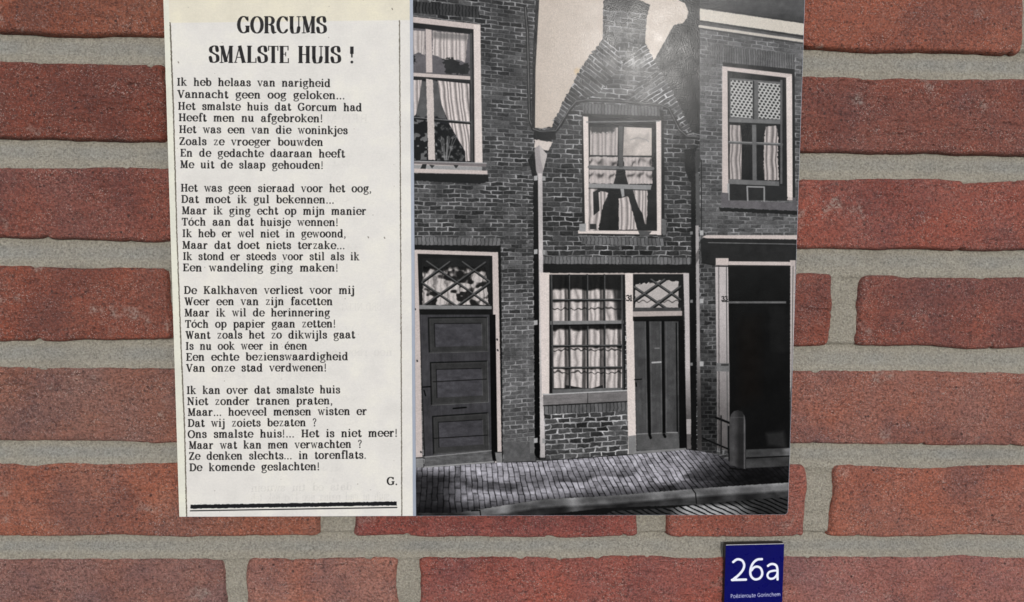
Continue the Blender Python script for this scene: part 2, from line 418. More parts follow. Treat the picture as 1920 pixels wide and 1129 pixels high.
def lower(ch, T=.275, t=.12, st=.13):
    f = Face(T, t, st); V, H, L_, C, A, D = f.V, f.Hh, f.Ln, f.C, f.A, f.D
    if ch == 'a':
        C((.18, .72), (.24, .9), (.4, .96), (.56, .88), (.61, .66)); D(.2, .72, .085); V(.62, .16, .7)
        C((.62, .2), (.68, .05), (.78, .04), (.87, .13), T=.1); C((.6, .58), (.38, .54), (.16, .4), (.13, .2), (.26, .04), (.44, .06), (.6, .24)); w = .93
    elif ch == 'b': V(.2, .04, 1.42); H(.02, .22, 1.4); A(.5, .49, .3, .46); w = .95
    elif ch == 'c': A(.47, .5, .35, .47, 48, 312); D(.7, .76, .09); w = .84
    elif ch == 'd': A(.4, .49, .29, .46); V(.7, 0, 1.42); H(.5, .7, 1.4); H(.7, .9, .04); w = .98
    elif ch in 'eéë':
        A(.46, .5, .35, .47, 8, 318); H(.14, .8, .53, .075); w = .88
        if ch == 'é': L_((.4, 1.15), (.62, 1.42), .11)
        if ch == 'ë': D(.3, 1.3, .1); D(.62, 1.3, .1)
    elif ch == 'f': V(.28, 0, 1.15); C((.28, 1.1), (.34, 1.38), (.5, 1.44), (.62, 1.34)); D(.6, 1.3, .08); H(.06, .52, .94); H(.08, .52, .04); w = .62
    elif ch == 'g':
        A(.38, .64, .25, .31); C((.56, .86), (.68, .97), (.82, .93)); D(.8, .9, .06)
        C((.22, .38), (.12, .25), (.25, .13), (.55, .09), (.76, -.03), (.76, -.24), (.5, -.4), (.2, -.37), (.08, -.22), (.2, -.04), (.34, .1), T=.14); w = .9
    elif ch in 'hn':
        V(.2, 0, 1.42 if ch == 'h' else .96); H(.02, .2, 1.4 if ch == 'h' else .94); H(.02, .4, .04)
        C((.24, .7), (.4, .92), (.56, .93), (.68, .8), (.7, .55)); V(.7, 0, .62); H(.52, .9, .04); w = .97
    elif ch == 'i': V(.25, 0, .96); H(.05, .25, .94); H(.05, .46, .04); D(.24, 1.3, .115); w = .53
    elif ch == 'j': V(.28, -.15, .96); H(.08, .28, .94); C((.28, -.1), (.24, -.36), (.1, -.42), (-.02, -.34)); D(0, -.3, .07); D(.27, 1.3, .115); w = .5
    elif ch == 'k': V(.2, 0, 1.42); H(.02, .2, 1.4); H(.02, .4, .04); L_((.22, .4), (.66, .92), .09); L_((.4, .6), (.74, .05), .2); H(.52, .84, .94); H(.56, .94, .04); w = .97
    elif ch == 'l': V(.25, 0, 1.42); H(.05, .25, 1.4); H(.05, .46, .04); w = .53
    elif ch == 'm':
        V(.2, 0, .96); H(.02, .2, .94); H(.02, .38, .04)
        for q in (0, .46): C((.24 + q, .7), (.38 + q, .92), (.52 + q, .93), (.64 + q, .8), (.66 + q, .55)); V(.66 + q, 0, .62); H(.5 + q, .84 + q, .04)
        w = 1.4
    elif ch in 'oó':
        A(.45, .5, .34, .47); w = .92
        if ch == 'ó': L_((.4, 1.15), (.62, 1.42), .11)
    elif ch == 'p': V(.2, -.4, .96); H(.02, .2, .94); H(.02, .4, -.38); A(.5, .5, .3, .46); w = .96
    elif ch == 'r': V(.2, 0, .96); H(.02, .2, .94); H(.02, .42, .04); C((.24, .62), (.36, .86), (.5, .94), (.6, .88)); D(.6, .82, .09); w = .74
    elif ch == 's': C((.6, .72), (.52, .9), (.36, .96), (.18, .86), (.18, .67), (.38, .54), (.58, .4), (.6, .17), (.42, .03), (.22, .07), (.14, .26)); w = .76
    elif ch == 't': V(.26, .2, 1.25); H(.05, .52, .94); C((.26, .28), (.3, .07), (.43, .03), (.54, .16)); w = .63
    elif ch == 'u':
        V(.2, .25, .96); H(.03, .2, .94); C((.2, .32), (.26, .07), (.42, .04), (.58, .12), (.68, .3)); V(.7, 0, .96); H(.52, .7, .94); H(.7, .9, .04); w = .98
    elif ch == 'v': L_((.14, .95), (.43, .02), .19); L_((.43, .02), (.72, .95), .09); H(-.02, .3, .94); H(.58, .86, .94); w = .88
    elif ch == 'w':
        for q in (0, .42): L_((.14 + q, .95), (.38 + q, .02), .17); L_((.38 + q, .02), (.58 + q, .95), .085)
        H(-.02, .3, .94); H(.86, 1.14, .94); w = 1.17
    elif ch == 'z': H(.12, .68, .93, .1); L_((.62, .92), (.16, .06), .14); H(.1, .7, .06, .1); V(.13, .72, .95, .07); V(.68, .03, .28, .07); w = .82
    elif ch == '.': D(.2, .07, .115); w = .42
    elif ch == ',': D(.2, .07, .11); C((.27, .05), (.24, -.12), (.12, -.22), T=.08); w = .42
    elif ch == '!': L_((.22, .4), (.22, 1.36), .15); D(.22, .08, .12); w = .5
    elif ch == '?': C((.12, 1.1), (.2, 1.3), (.4, 1.34), (.56, 1.16), (.5, .9), (.34, .7), (.33, .42), T=.15); D(.33, .08, .12); w = .72
    elif ch == ' ': w = .95
    else: w = .6
    return f.g, w
def upper(ch, T=.15, t=.06, st=.06, h=1.0):
    """capitals on a height of 1"""
    f = Face(T, t, st); V, H, L_, C, A, D = f.V, f.Hh, f.Ln, f.C, f.A, f.D
    b, tp = st / 2, 1 - st / 2
    if ch == 'A': L_((.07, 0), (.36, 1), t * 1.2); L_((.36, 1), (.64, 0), T); H(.18, .54, .32); H(-.02, .2, b); H(.5, .8, b); w = .8
    elif ch in 'CG':
        A(.42, .5, .33, .48, 42, 318); V(.7, .7, .98, t * 1.1); w = .78
        if ch == 'G': V(.68, .05, .42); H(.52, .82, .42); w = .86
        else: L_((.72, .26), (.66, .12), t)
    elif ch == 'D': V(.18, 0, 1); H(.02, .4, tp); H(.02, .4, b); A(.36, .5, .36, .47, -90, 90); w = .82
    elif ch in 'EL':
        V(.18, 0, 1); H(.02, .62, b); V(.62, 0, .28, t * 1.2); w = .7
        if ch == 'E': H(.02, .6, tp); V(.6, .74, 1, t * 1.2); H(.18, .44, .52); V(.44, .4, .64, t)
        else: H(.02, .36, tp)
    elif ch == 'H': V(.18, 0, 1); V(.66, 0, 1); H(.18, .66, .5); [H(x, x + .32, y) for x in (.02, .5) for y in (b, tp)]; w = .86
    elif ch == 'I': V(.2, 0, 1); H(.03, .37, b); H(.03, .37, tp); w = .42
    elif ch == 'K': V(.18, 0, 1); H(.02, .34, b); H(.02, .34, tp); L_((.2, .38), (.64, .98), t * 1.3); L_((.36, .58), (.66, .02), T); H(.48, .76, tp); H(.5, .82, b); w = .85
    elif ch == 'M': V(.15, 0, 1, t * 1.2); L_((.17, 1), (.45, .05), T); L_((.45, .05), (.72, 1), t * 1.2); V(.76, 0, 1); H(.02, .22, tp); H(.7, .92, tp); H(.02, .28, b); H(.6, .92, b); w = .96
    elif ch == 'N': V(.15, 0, 1, t * 1.3); L_((.17, .98), (.68, .03), T); V(.68, 0, 1, t * 1.3); H(.02, .24, tp); H(.02, .3, b); H(.54, .82, tp); w = .86
    elif ch == 'O': A(.42, .5, .34, .48); w = .84
    elif ch == 'R': V(.18, 0, 1); H(.02, .4, tp); H(.02, .36, b); A(.38, .75, .24, .23, -90, 90); H(.18, .4, .52); C((.4, .5), (.56, .42), (.6, .2), (.66, .04), (.8, .06)); w = .83
    elif ch == 'S': C((.55, .72), (.5, .92), (.33, .98), (.13, .86), (.14, .66), (.34, .53), (.55, .4), (.57, .14), (.36, .02), (.16, .08), (.09, .3)); V(.56, .7, .98, t); V(.09, .02, .3, t); w = .66
    elif ch == 'T': V(.36, 0, 1); H(.04, .68, tp); V(.05, .72, 1, t * 1.2); V(.67, .72, 1, t * 1.2); H(.2, .52, b); w = .72
    elif ch == 'U': V(.18, .25, 1); C((.18, .32), (.24, .06), (.42, .01), (.6, .08), (.66, .32)); V(.66, .3, 1, t * 1.3); H(.02, .34, tp); H(.52, .8, tp); w = .82
    elif ch == 'V': L_((.12, 1), (.4, 0), T); L_((.4, 0), (.66, 1), t * 1.2); H(-.02, .28, tp); H(.54, .78, tp); w = .78
    elif ch == 'W': 
        for q in (0, .36): L_((.12 + q, 1), (.34 + q, 0), T); L_((.34 + q, 0), (.52 + q, 1), t * 1.2)
        H(-.02, .28, tp); H(.76, 1.0, tp); w = 1.02
    elif ch == 'Z': H(.08, .6, tp); L_((.58, .98), (.1, .03), T); H(.06, .64, b); V(.09, .76, 1, t * 1.2); V(.63, 0, .28, t * 1.2); w = .7
    elif ch == '!': L_((.2, .34), (.2, .62), T * .45); L_((.2, .55), (.2, .98), T); D(.2, .07, .09); w = .42
    elif ch == ' ': w = .5
    else: w = .5
    return f.g, w
def write(cv, text, x0, x1, y0, y1, xh, glyph, col, alpha=1, aspect=None, gap=0, fit=True, fade=None):
    """sets a line of print from (x0,y0) to (x1,y1); xh is the unit height"""
    items = []; pen = 0
    for ch in text:
        g_, w_ = glyph(ch); items.append((pen, g_)); pen += w_ + gap
    pen -= gap
    sx = (x1 - x0) / pen
    for i, (p, g_) in enumerate(items):
        fa = alpha * (1 if fade is None else fade[i % len(fade)])
        cxg = p * sx * xh
        jx, jy = random.uniform(-.12, .12), random.uniform(-.2, .2)
        for q, wd, butt in g_:
            X = x0 + (p + q[:, 0]) * sx + jx
            Y = y0 + (y1 - y0) * (X - x0) / max(1, (x1 - x0)) - q[:, 1] * xh + jy
            ww = wd * (xh * .45 + sx * .55) if aspect is None else wd * aspect
            if butt:
                a_, b_ = np.array([X[0], Y[0]]), np.array([X[1], Y[1]]); e_ = (b_ - a_) / (np.hypot(*(b_ - a_)) + 1e-9); n_ = np.array([-e_[1], e_[0]]) * ww[0] / 2
                cv.poly([a_ - n_, b_ - n_, b_ + n_, a_ + n_], col, soft=.42, alpha=fa)
            else: cv.line(np.stack([X, Y], 1), ww, col, alpha=fa, soft=.42)
        
# ------------------------------------------------------------------ the large information panel
YF = -.013                                     # its front face
P = lambda x, y: on_wall(float(x), float(y), YF)
BL, BR = P(336, 969), P(1477, 965)
TL, TR = P(303.8, -70), P(1511.3, -70)
O_ = BL; U_ = BR - BL; V_ = ((TL - BL) + (TR - BR)) / 2
def slab(name, u0, u1, v0, v1, yf, yb, rad=(0, 0, 0, 0), bev=.0003, O=O_, U=U_, V=V_):
    """a sheet between two depths; corner radii (m) for bl, br, tr, tl"""
    lu, lv = np.linalg.norm(U), np.linalg.norm(V); pts = []
    for (a, b), r, q in zip(((u0, v0), (u1, v0), (u1, v1), (u0, v1)), rad, (180, 270, 0, 90)):
        if r == 0: pts.append((a, b)); continue
        ca = a + (r / lu if a == u0 else -r / lu); cb = b + (r / lv if b == v0 else -r / lv)
        for t in np.linspace(q, q + 90, 7): pts.append((ca + r / lu * math.cos(math.radians(t)), cb + r / lv * math.sin(math.radians(t))))
    b = bmesh.new(); uvl = b.loops.layers.uv.new('UVMap')
    W = [O + a * U + c_ * V for a, c_ in pts]
    fr = b.faces.new([b.verts.new((p[0], yf, p[1])) for p in W])
    ex = bmesh.ops.extrude_face_region(b, geom=[fr])
    for v in ex['geom']:
        if isinstance(v, bmesh.types.BMVert): v.co.y = yb
    b.normal_update()
    if bev:
        es = [e for e in b.edges if all(abs(v.co.y - yf) < 1e-7 for v in e.verts)]
        bmesh.ops.bevel(b, geom=es, offset=bev, segments=2, affect='EDGES')
    bmesh.ops.recalc_face_normals(b, faces=b.faces[:])
    inv = np.linalg.inv(np.stack([U, V], 1))
    for f in b.faces:
        for l in f.loops:
            uv = inv @ (np.array([l.vert.co.x, l.vert.co.z]) - O)
            l[uvl].uv = ((uv[0] - u0) / (u1 - u0), (uv[1] - v0) / (v1 - v0))
    me = bpy.data.meshes.new(name); b.to_mesh(me); b.free(); return me
def print_mat(name, img, rough=.24, spec=.075, side=(.6, .6, .6)):
    m, nt, pb = new_mat(name)
    t = N(nt, 'ShaderNodeTexImage'); t.image = img; t.interpolation = 'Cubic'; t.extension = 'EXTEND'
    nt.links.new(t.outputs[0], pb.inputs['Base Color'])
    g = N(nt, 'ShaderNodeNewGeometry').outputs['Position']
    pb.inputs['Specular IOR Level'].default_value = spec
    wv = noise(nt, g, 28, 2); peel = noise(nt, g, 1300, 1, .4); md = noise(nt, g, 95, 2)
    nt.links.new(remap(nt, md, .3, .7, rough * .8, rough * 1.2), pb.inputs['Roughness'])
    n1 = bump(nt, wv, .05, .004); n2 = bump(nt, peel, .45, .0001, n1); n3 = bump(nt, md, .05, .0009, n2)
    nt.links.new(n3, pb.inputs['Normal'])
    return m
def plain(name, col, rough=.5, metal=0, nscale=200, amt=.15):
    m, nt, pb = new_mat(name)
    g = N(nt, 'ShaderNodeNewGeometry').outputs['Position']; n = noise(nt, g, nscale, 4)
    nt.links.new(mix(nt, remap(nt, n, .3, .7, 0, amt), col, tuple(v * .5 for v in col)), pb.inputs['Base Color'])
    pb.inputs['Roughness'].default_value = rough; pb.inputs['Metallic'].default_value = metal
    nt.links.new(bump(nt, n, .2, .0002), pb.inputs['Normal']); return m
uD0, uD1 = .3778, .3830
# ---- newspaper clipping
npc = Canvas(O_, U_, V_, 0, uD0, 0, 1, YF, 1150, 2560)
X, Y = npc.PX, npc.PY
base = np.zeros(X.shape + (3,), np.float32)
cream = np.array([226, 217, 197], np.float32) / 255; pale = np.array([225, 219, 211], np.float32) / 255
cut = 43 - (X - 318) * .012
mm = np.clip((cut - Y) / 2 + .5, 0, 1)[..., None]
base = cream * mm + pale * (1 - mm)
left = np.clip(((318 + (Y - 43) * .0356) - X) / 1.5 + .5, 0, 1)[..., None]            # margin of the backing sheet
base = base * (1 - left) + (np.array([226, 222, 206], np.float32) / 255) * left
nz = fbm(X * .03, Y * .03, 3, 4); nf = fbm(X * .5, Y * .5, 4, 3); fib = fbm(X * .15, Y * .9, 6, 3)
base = base * (1 + .035 * nz + .022 * nf + .012 * fib)[..., None]
base[..., 2] *= 1 - .02 * np.clip(nz, 0, 1)
npc.img = base.astype(np.float32)
# ghost of the page behind
gh = (.62, .60, .57)
for yy in range(150, 935, 22):
    for k in range(3):
        xa = random.uniform(360, 650)
        if random.random() < .45:
            for j in range(int(random.uniform(3, 9))):
                xx = xa + j * random.uniform(7, 10)
                if xx < 740: npc.line([(xx, yy), (xx + random.uniform(-3, 3), yy + random.uniform(5, 9)), (xx + 5, yy + random.uniform(0, 9))], 2, gh, alpha=.06, soft=1.2)
def mirror(gf):
    def g2(ch):
        g_, w_ = gf(ch); return [(np.stack([w_ - q[:, 0], q[:, 1]], 1), wd, b_) for q, wd, b_ in g_], w_
    return g2
ghost = mirror(lambda c_: upper(c_, .16, .07, .07))
write(npc, 'NAAM DER', 560, 690, 232, 231, 17, ghost, gh, alpha=.06)
write(npc, 'GEEN DRS', 640, 715, 583, 582, 14, ghost, gh, alpha=.07)
glow = mirror(lower)
write(npc, 'het kan ook een ander dag in huis', 470, 730, 941, 937, 11, glow, gh, alpha=.08)
write(npc, 'nieuws uit de stad', 470, 660, 922, 919, 10, glow, gh, alpha=.11)
write(npc, 'morgen weer een', 560, 735, 668, 667, 10, glow, gh, alpha=.07)
INK = np.array([28, 26, 26]) / 255
def body(ch):
    if ch.isupper():
        g_, w_ = upper(ch, .20, .085, .095); return [(q * 1.36, wd * 1.36, b_) for q, wd, b_ in g_], w_ * 1.36 + .02
    return lower(ch)
POEM = [
 ("Ik heb helaas van narigheid", 332, 620, 160.7), ("Vannacht geen oog geloken...", 333, 647, 183.5), ("Het smalste huis dat Gorcum had", 334, 679, 206),
 ("Heeft men nu afgebroken!", 335, 606, 227.4), ("Het was een van die woninkjes", 336, 652, 249.5), ("Zoals ze vroeger bouwden", 336, 606, 272),
 ("En de gedachte daaraan heeft", 338, 647, 293.7), ("Me uit de slaap gehouden!", 338, 607, 315.4),
 ("Het was geen sieraad voor het oog,", 339, 697, 359.3), ("Dat moet ik gul bekennen...", 340, 627, 380.5), ("Maar ik ging echt op mijn manier", 341, 687, 401.9),
 ("Tóch aan dat huisje wennen!", 341, 635, 423), ("Ik heb er wel niet in gewoond,", 342, 649, 444.8), ("Maar dat doet niets terzake...", 342, 647, 466.6),
 ("Ik stond er steeds voor stil als ik", 343, 674, 487.7), ("Een wandeling ging maken!", 343, 635, 508.9),
 ("De Kalkhaven verliest voor mij", 345, 665, 551.2), ("Weer een van zijn facetten", 346, 624, 572.3), ("Maar ik wil de herinnering", 346, 619, 593.5),
 ("Tóch op papier gaan zetten!", 347, 630, 614.6), ("Want zoals het zo dikwijls gaat", 348, 666, 635.3), ("Is nu ook weer in énen", 348, 576, 656),
 ("Een echte bezienswaardigheid", 349, 653, 676.5), ("Van onze stad verdwenen!", 349, 613, 697.2),
 ("Ik kan over dat smalste huis", 350, 638, 738.9), ("Niet zonder tranen praten,", 351, 624, 759.7), ("Maar... hoeveel mensen wisten er", 352, 688, 780),
 ("Dat wij zoiets bezaten ?", 352, 594, 800.6), ("Ons smalste huis!... Het is niet meer!", 352, 746, 821.4), ("Maar wat kan men verwachten ?", 354, 679, 842),
 ("Ze denken slechts... in torenflats.", 354, 687, 862.4), ("De komende geslachten!", 355, 600, 883.5)]
for s_, a, b, y in POEM:
    sl_ = .0085 - (y - 160) * .000023
    write(npc, s_, a, b, y, y + sl_ * (b - a), 10.6, body, INK, alpha=.93, gap=.06, fade=[1, .93, .97, .9, 1, .95, .88])
write(npc, "G.", 725, 746, 909.5, 909.3, 10.8, body, INK, alpha=.95)
head = lambda c_: upper(c_, .225, .055, .05)
write(npc, "GORCUMS", 445, 612, 62.5, 62.8, 32, head, INK, alpha=.9, aspect=29, gap=.03)
write(npc, "SMALSTE HUIS !", 392, 666, 117.8, 118.6, 32, head, INK, alpha=.92, aspect=29, gap=.03)
RC = np.array([88, 80, 68]) / 255
npc.line([(319, 43), (325, 200), (331, 420), (339, 640), (346, 800), (350, 972)], [2.6, 2.4, 2, 2, 2.2, 2.2], RC, alpha=.92, rough=.5)
npc.line([(749, 39), (750.5, 300), (752, 620), (753.5, 972)], 1.9, RC, alpha=.9, rough=.5)
npc.poly([(357, 946.6), (744, 940.4), (744, 947.6), (357, 954)], (.12, .12, .13), rough=.6)
npc.line([(357, 957.9), (744, 951.6)], 2.1, (.15, .15, .15), rough=.3)
for _ in range(60):
    x = random.uniform(325, 755); y = random.uniform(0, 960); r = random.uniform(.4, 1.1)
    npc.line([(x, y), (x + .2, y)], 2 * r, (.45, .4, .35), alpha=random.uniform(.2, .6))
for x, y in ((720.5, 445), (690, 444), (735, 16), (334, 116)): npc.line([(x, y), (x + 1, y + 2)], 1.8, (.4, .36, .32), alpha=.8)

# ---- the old photograph
ph = Canvas(O_, U_, V_, uD1, 1, 0, 1, YF, 1500, 2120)
X, Y = ph.PX, ph.PY
ph.img[:] = .25
G = fbm(X * .45, Y * .45, 21, 3); G2 = fbm(X * .02, Y * .02, 22, 3)
def bricks(x, y, h=8.1, L=23., k=.00027, x0=771., y0=450., base=.27, mort=.50, var=.07, warp=1.1, seed=40, jw=1.5, off=0.):
    x = x + warp * (fbm(x * .06, y * .06, seed, 2) * 1.8 + fbm(x * .2, y * .2, seed + 8, 2) * 1.1); y = y + warp * (fbm(x * .05 + 9, y * .09, seed + 1, 2) * 1.2 + fbm(x * .16, y * .25, seed + 9, 2) * .8)
    v = (y - y0) / (1 - k * (x - x0)) / h; r = np.floor(v); fv = v - r
    u = x / L + .5 * (r % 2) + .22 * (vnoise(r * 1.7, r * 0 + .5, seed) - .5) + off
    LL = .28 * (vnoise(np.floor(u) * 3.1, r * 2.3, seed + 2) - .5)
    fu = u - np.floor(u)
    d = np.minimum(np.minimum(fv, 1 - fv) * h, np.minimum(np.abs(fu - .02 - LL * .2), 1 - fu) * L)
    var = var * 1.6; base = base + .045 + .06 * fbm(x * .02, y * .03, seed + 11, 3) + .05 * fbm(x * .3, y * .4, seed + 12, 2)
    tone = base + .035 * fbm(x * .9, y * .9, seed + 13, 1) + var * 2 * (vnoise(np.floor(u) * 7.3 + .5, r * 5.1 + .5, seed + 3) - .5)
    mstr = mort * (.72 + .8 * vnoise(x * .045, y * .06, seed + 4))
    mj = np.clip(1 - (d - jw * .3) / .8, 0, 1) * np.clip(.35 + 1.1 * vnoise(x * .09, y * .12, seed + 5), 0, 1)
    shade = -.06 * np.clip(1 - np.abs(fv - .86) * 7, 0, 1)           # dark arris under each course
    return np.clip(tone + shade + (mstr - tone) * mj, .02, 1)
def grey(f, tint=(1.0, 1.0, 1.005)):
    return lambda x, y: f(x, y)[..., None] * np.array(tint, np.float32)
def soldier(x, y, L=6.2, base=.36, seed=60):
    u = x / L + .3 * vnoise(y * .2, x * .05, seed); fu = u - np.floor(u)
    t = base + .16 * (vnoise(np.floor(u) * 3.3 + .5, y * 0 + .5, seed) - .4)
    return t - .22 * np.clip(1 - np.minimum(fu, 1 - fu) * L / 1.1, 0, 1)
allp = [(760, -90), (1520, -90), (1520, 980), (760, 980)]
ph.poly(allp, grey(lambda x, y: bricks(x, y, base=.215, mort=.45) + .05 * np.clip((y - 380) / 200, 0, 1)))
# sky
SKY = lambda x, y: (np.array([192, 182, 172], np.float32) / 255) * (1 + .02 * fbm(x * .02, y * .02, 31, 3) + .008 * fbm(x * .6, y * .6, 32, 2))[..., None]
ph.poly([(1009, -90), (1007, 0), (1002, 110), (1000, 240), (1050, 242), (1230, 200), (1300, 60), (1292, 20), (1300, -90)], SKY, rough=.6)
ph.line([(1083, 134), (1083.5, 134)], 12, np.array([198, 172, 130]) / 255, alpha=.55, soft=3)
# side wall of the neighbour
ph.poly([(1226, 114), (1263, 48), (1271, 45), (1280, 44), (1288, 34), (1291, 22), (1284, 6), (1276, 2), (1266, -4), (1240, -20), (1236, -90), (1314, -90), (1314, 480), (1300, 300)],
        grey(lambda x, y: .12 + .02 * fbm(x * .1, y * .1, 33, 3) - .04 * np.clip((y - 150) / 120, 0, 1)), rough=.6)
# gable
gab = [(998, 243), (1036, 238), (1037, 229), (1052, 199), (1070, 165), (1088, 130), (1110, 98), (1130, 72), (1209, 80), (1216, 95), (1227, 114), (1240, 136), (1262, 172), (1282, 214), (1297, 246), (1313, 260), (1313, 865), (1004, 866), (1004, 262)]
ph.poly(gab, grey(lambda x, y: bricks(x, y, h=9.2, L=25, k=.0002, x0=1000., y0=470, base=.185, mort=.52, warp=1.3, seed=45)), rough=2.2)
def diag(ang, seed, h=7.6, L=44):
    c_, s_ = math.cos(math.radians(ang)), math.sin(math.radians(ang))
    return grey(lambda x, y: bricks(x * c_ + y * s_, -x * s_ + y * c_, h=h, L=L, k=0, y0=0., base=.17, mort=.58, warp=1.2, seed=seed))
ph.poly([(1130, 72), (1150, 78), (1168, 120), (1128, 170), (1095, 188), (1060, 216), (1045, 240), (1036, 236), (1052, 199), (1088, 130)], diag(38, 47), rough=2)
ph.poly([(1209, 80), (1227, 114), (1236, 128), (1180, 128), (1165, 118)], diag(-32, 48), rough=2)
ph.poly([(1236, 128), (1262, 172), (1282, 214), (1297, 246), (1285, 250), (1258, 205), (1245, 196), (1178, 188), (1200, 150)], diag(-33, 49), rough=2)
# chimney
ph.poly([(1131, 10), (1138, -6), (1170, -9), (1219, 9), (1213, 30), (1209, 82), (1170, 92), (1130, 74)], grey(lambda x, y: bricks(x, y, h=9.5, L=24, k=-.0003, x0=1170, y0=-300, base=.15, mort=.42, warp=1.6, seed=51)), rough=.8)
ph.poly([(1131, 4), (1140, -10), (1170, -12), (1219, 9), (1214, 27), (1175, 20), (1132, 14)], grey(lambda x, y: .16 + .05 * fbm(x * .3, y * .3, 34, 2)), rough=.7)
# gutters and pipes
ph.line([(985, 14), (989, 60), (991, 150), (993, 225), (1000, 243), (1012, 247), (1042, 246), (1052, 233), (1068, 206), (1081, 191), (1100, 188), (1170, 191), (1240, 198), (1254, 204), (1264, 222), (1274, 243), (1288, 257), (1311, 259)], 6, .13, rough=.3)
ph.line([(985, 14), (989, 60), (991, 150), (993, 225), (1000, 242), (1012, 246), (1042, 245), (1051, 232), (1067, 205), (1080, 190), (1100, 187), (1170, 190), (1240, 196.5), (1254, 203), (1263, 221), (1273, 242), (1288, 255), (1311, 257)], 1.8, .42)
ph.line([(1290, 252), (1300, 250), (1312, 253)], 2, .5)
ph.rect(1000, 248, 1042, 262, .12, rough=.8)
ph.poly([(1005, 0), (1011, 0), (1004, 130), (1003, 240), (997, 240), (999, 100)], .15)
# arch courses over the windows
ph.poly([(1093, 194), (1243, 200), (1243, 218), (1093, 213)], grey(lambda x, y: soldier(x, y, base=.36)))
ph.poly([(771, 2), (896, 12), (900, 34), (771, 24)], grey(lambda x, y: soldier(x, y, base=.24) * .9))
ph.poly([(1330, 84), (1490, 100), (1490, 132), (1345, 116)], grey(lambda x, y: soldier(x, y, L=4.5, base=.36, seed=61) * .9 + .03), rough=1)
LW = np.array([214, 205, 200]) / 255; LW2 = np.array([196, 186, 182]) / 255
def folds(x0, L, hi=.80, lo=.52, seed=70, tilt=0.):
    def f(x, y):
        u = (x - x0 - tilt * y) / L + .35 * fbm(x * .02, y * .03, seed, 2)
        s_ = .5 + .5 * np.sin(u * 6.283 + 1.3 * np.sin(u * 2.1)); s_ = s_ ** .7
        t = lo + (hi - lo) * s_ + .03 * fbm(x * .3, y * .1, seed + 2, 2)
        return t[..., None] * np.array([1.0, .96, .945], np.float32)
    return f
# ---- left upper window
ph.poly([(771, 31), (901, 46), (903, 318), (771, 318)], LW2, rough=.3)
ph.poly([(771, 42), (888, 55), (890, 308), (771, 306)], .15)
ph.poly([(771, 52), (881, 64), (882, 142), (771, 136)], (.40, .39, .40))
ph.poly([(771, 56), (797, 58), (797, 104), (784, 98), (771, 106)], folds(771, 7, .78, .6), rough=1)
ph.poly([(811, 58), (878, 64), (872, 118), (860, 112), (838, 113), (811, 102)], folds(811, 8, .82, .58, 71), rough=1)
ph.poly([(811, 59), (878, 65), (878, 76), (811, 72)], .35, alpha=.55, soft=3)
ph.poly([(830, 112), (850, 108), (864, 122), (879, 118), (879, 140), (836, 137)], .2, rough=3)
ph.poly([(771, 105), (776, 104), (780, 116), (771, 122)], .15, rough=2)
ph.poly([(771, 136), (884, 143), (884, 150), (771, 143)], LW2)
ph.line([(771, 146), (884, 152)], 2, .2)
ph.poly([(771, 148), (884, 154), (886, 304), (771, 302)], (.13, .13, .14))
ph.poly([(786, 152), (820, 152), (838, 226), (812, 216), (789, 222), (780, 214)], .36, rough=2, soft=1)
ph.poly([(771, 150), (791, 150), (787, 180), (780, 215), (771, 222)], folds(771, 6, .82, .55, 72))
ph.poly([(820, 151), (880, 157), (882, 302), (873, 303), (872, 284), (842, 232), (828, 196)], folds(820, 7.2, .86, .50, 73, .12))
ph.poly([(771, 222), (803, 226), (800, 300), (771, 300)], lambda x, y: (.1 + .4 * (fbm(x * .13, y * .13, 74, 2) > .05))[..., None] * np.array([1, 1, 1.]), alpha=.8)
ph.poly([(814, 228), (842, 234), (870, 285), (872, 302), (814, 302)], lambda x, y: (.09 + .42 * np.clip(fbm(x * .17, y * .17, 75, 3) * 1.6 - .1, 0, 1))[..., None] * np.array([1, 1, 1.]))
for a in range(9):
    t = random.uniform(-1, 1); ph.line([(836 + t * 4, 300), (836 + t * 14, 275 - random.random() * 20), (836 + t * 22, 262 - random.random() * 8)], 1.3, .55, alpha=.7)
ph.line([(771, 221), (842, 228), (882, 231)], 4.5, .13); ph.line([(771, 219.5), (882, 229)], 1.6, .5)
ph.poly([(798, 54), (809, 56), (811, 136), (799, 136)], LW2); ph.poly([(799, 148), (812, 150), (816, 300), (803, 300)], LW * .93, rough=.5)
ph.line([(883, 64), (885, 302)], 4, .30)
ph.poly([(888, 47), (900, 47), (905, 312), (892, 306)], LW)
ph.poly([(771, 302), (912, 306), (912, 313), (771, 307)], (.48, .46, .46)); ph.line([(771, 302), (912, 306)], 1.4, .7)
ph.poly([(771, 309), (904, 313), (904, 320), (771, 316)], .6)
for x in (805, 850): ph.poly([(x, 309), (x + 10, 310), (x + 5, 316)], .2)
ph.poly([(792, 308), (800, 308), (798, 317), (788, 317)], .15)
ph.poly([(771, 316), (914, 320), (914, 327), (771, 324)], LW2)
ph.poly([(771, 325), (916, 328), (916, 340), (900, 345), (800, 340), (771, 338)], .11, rough=1)
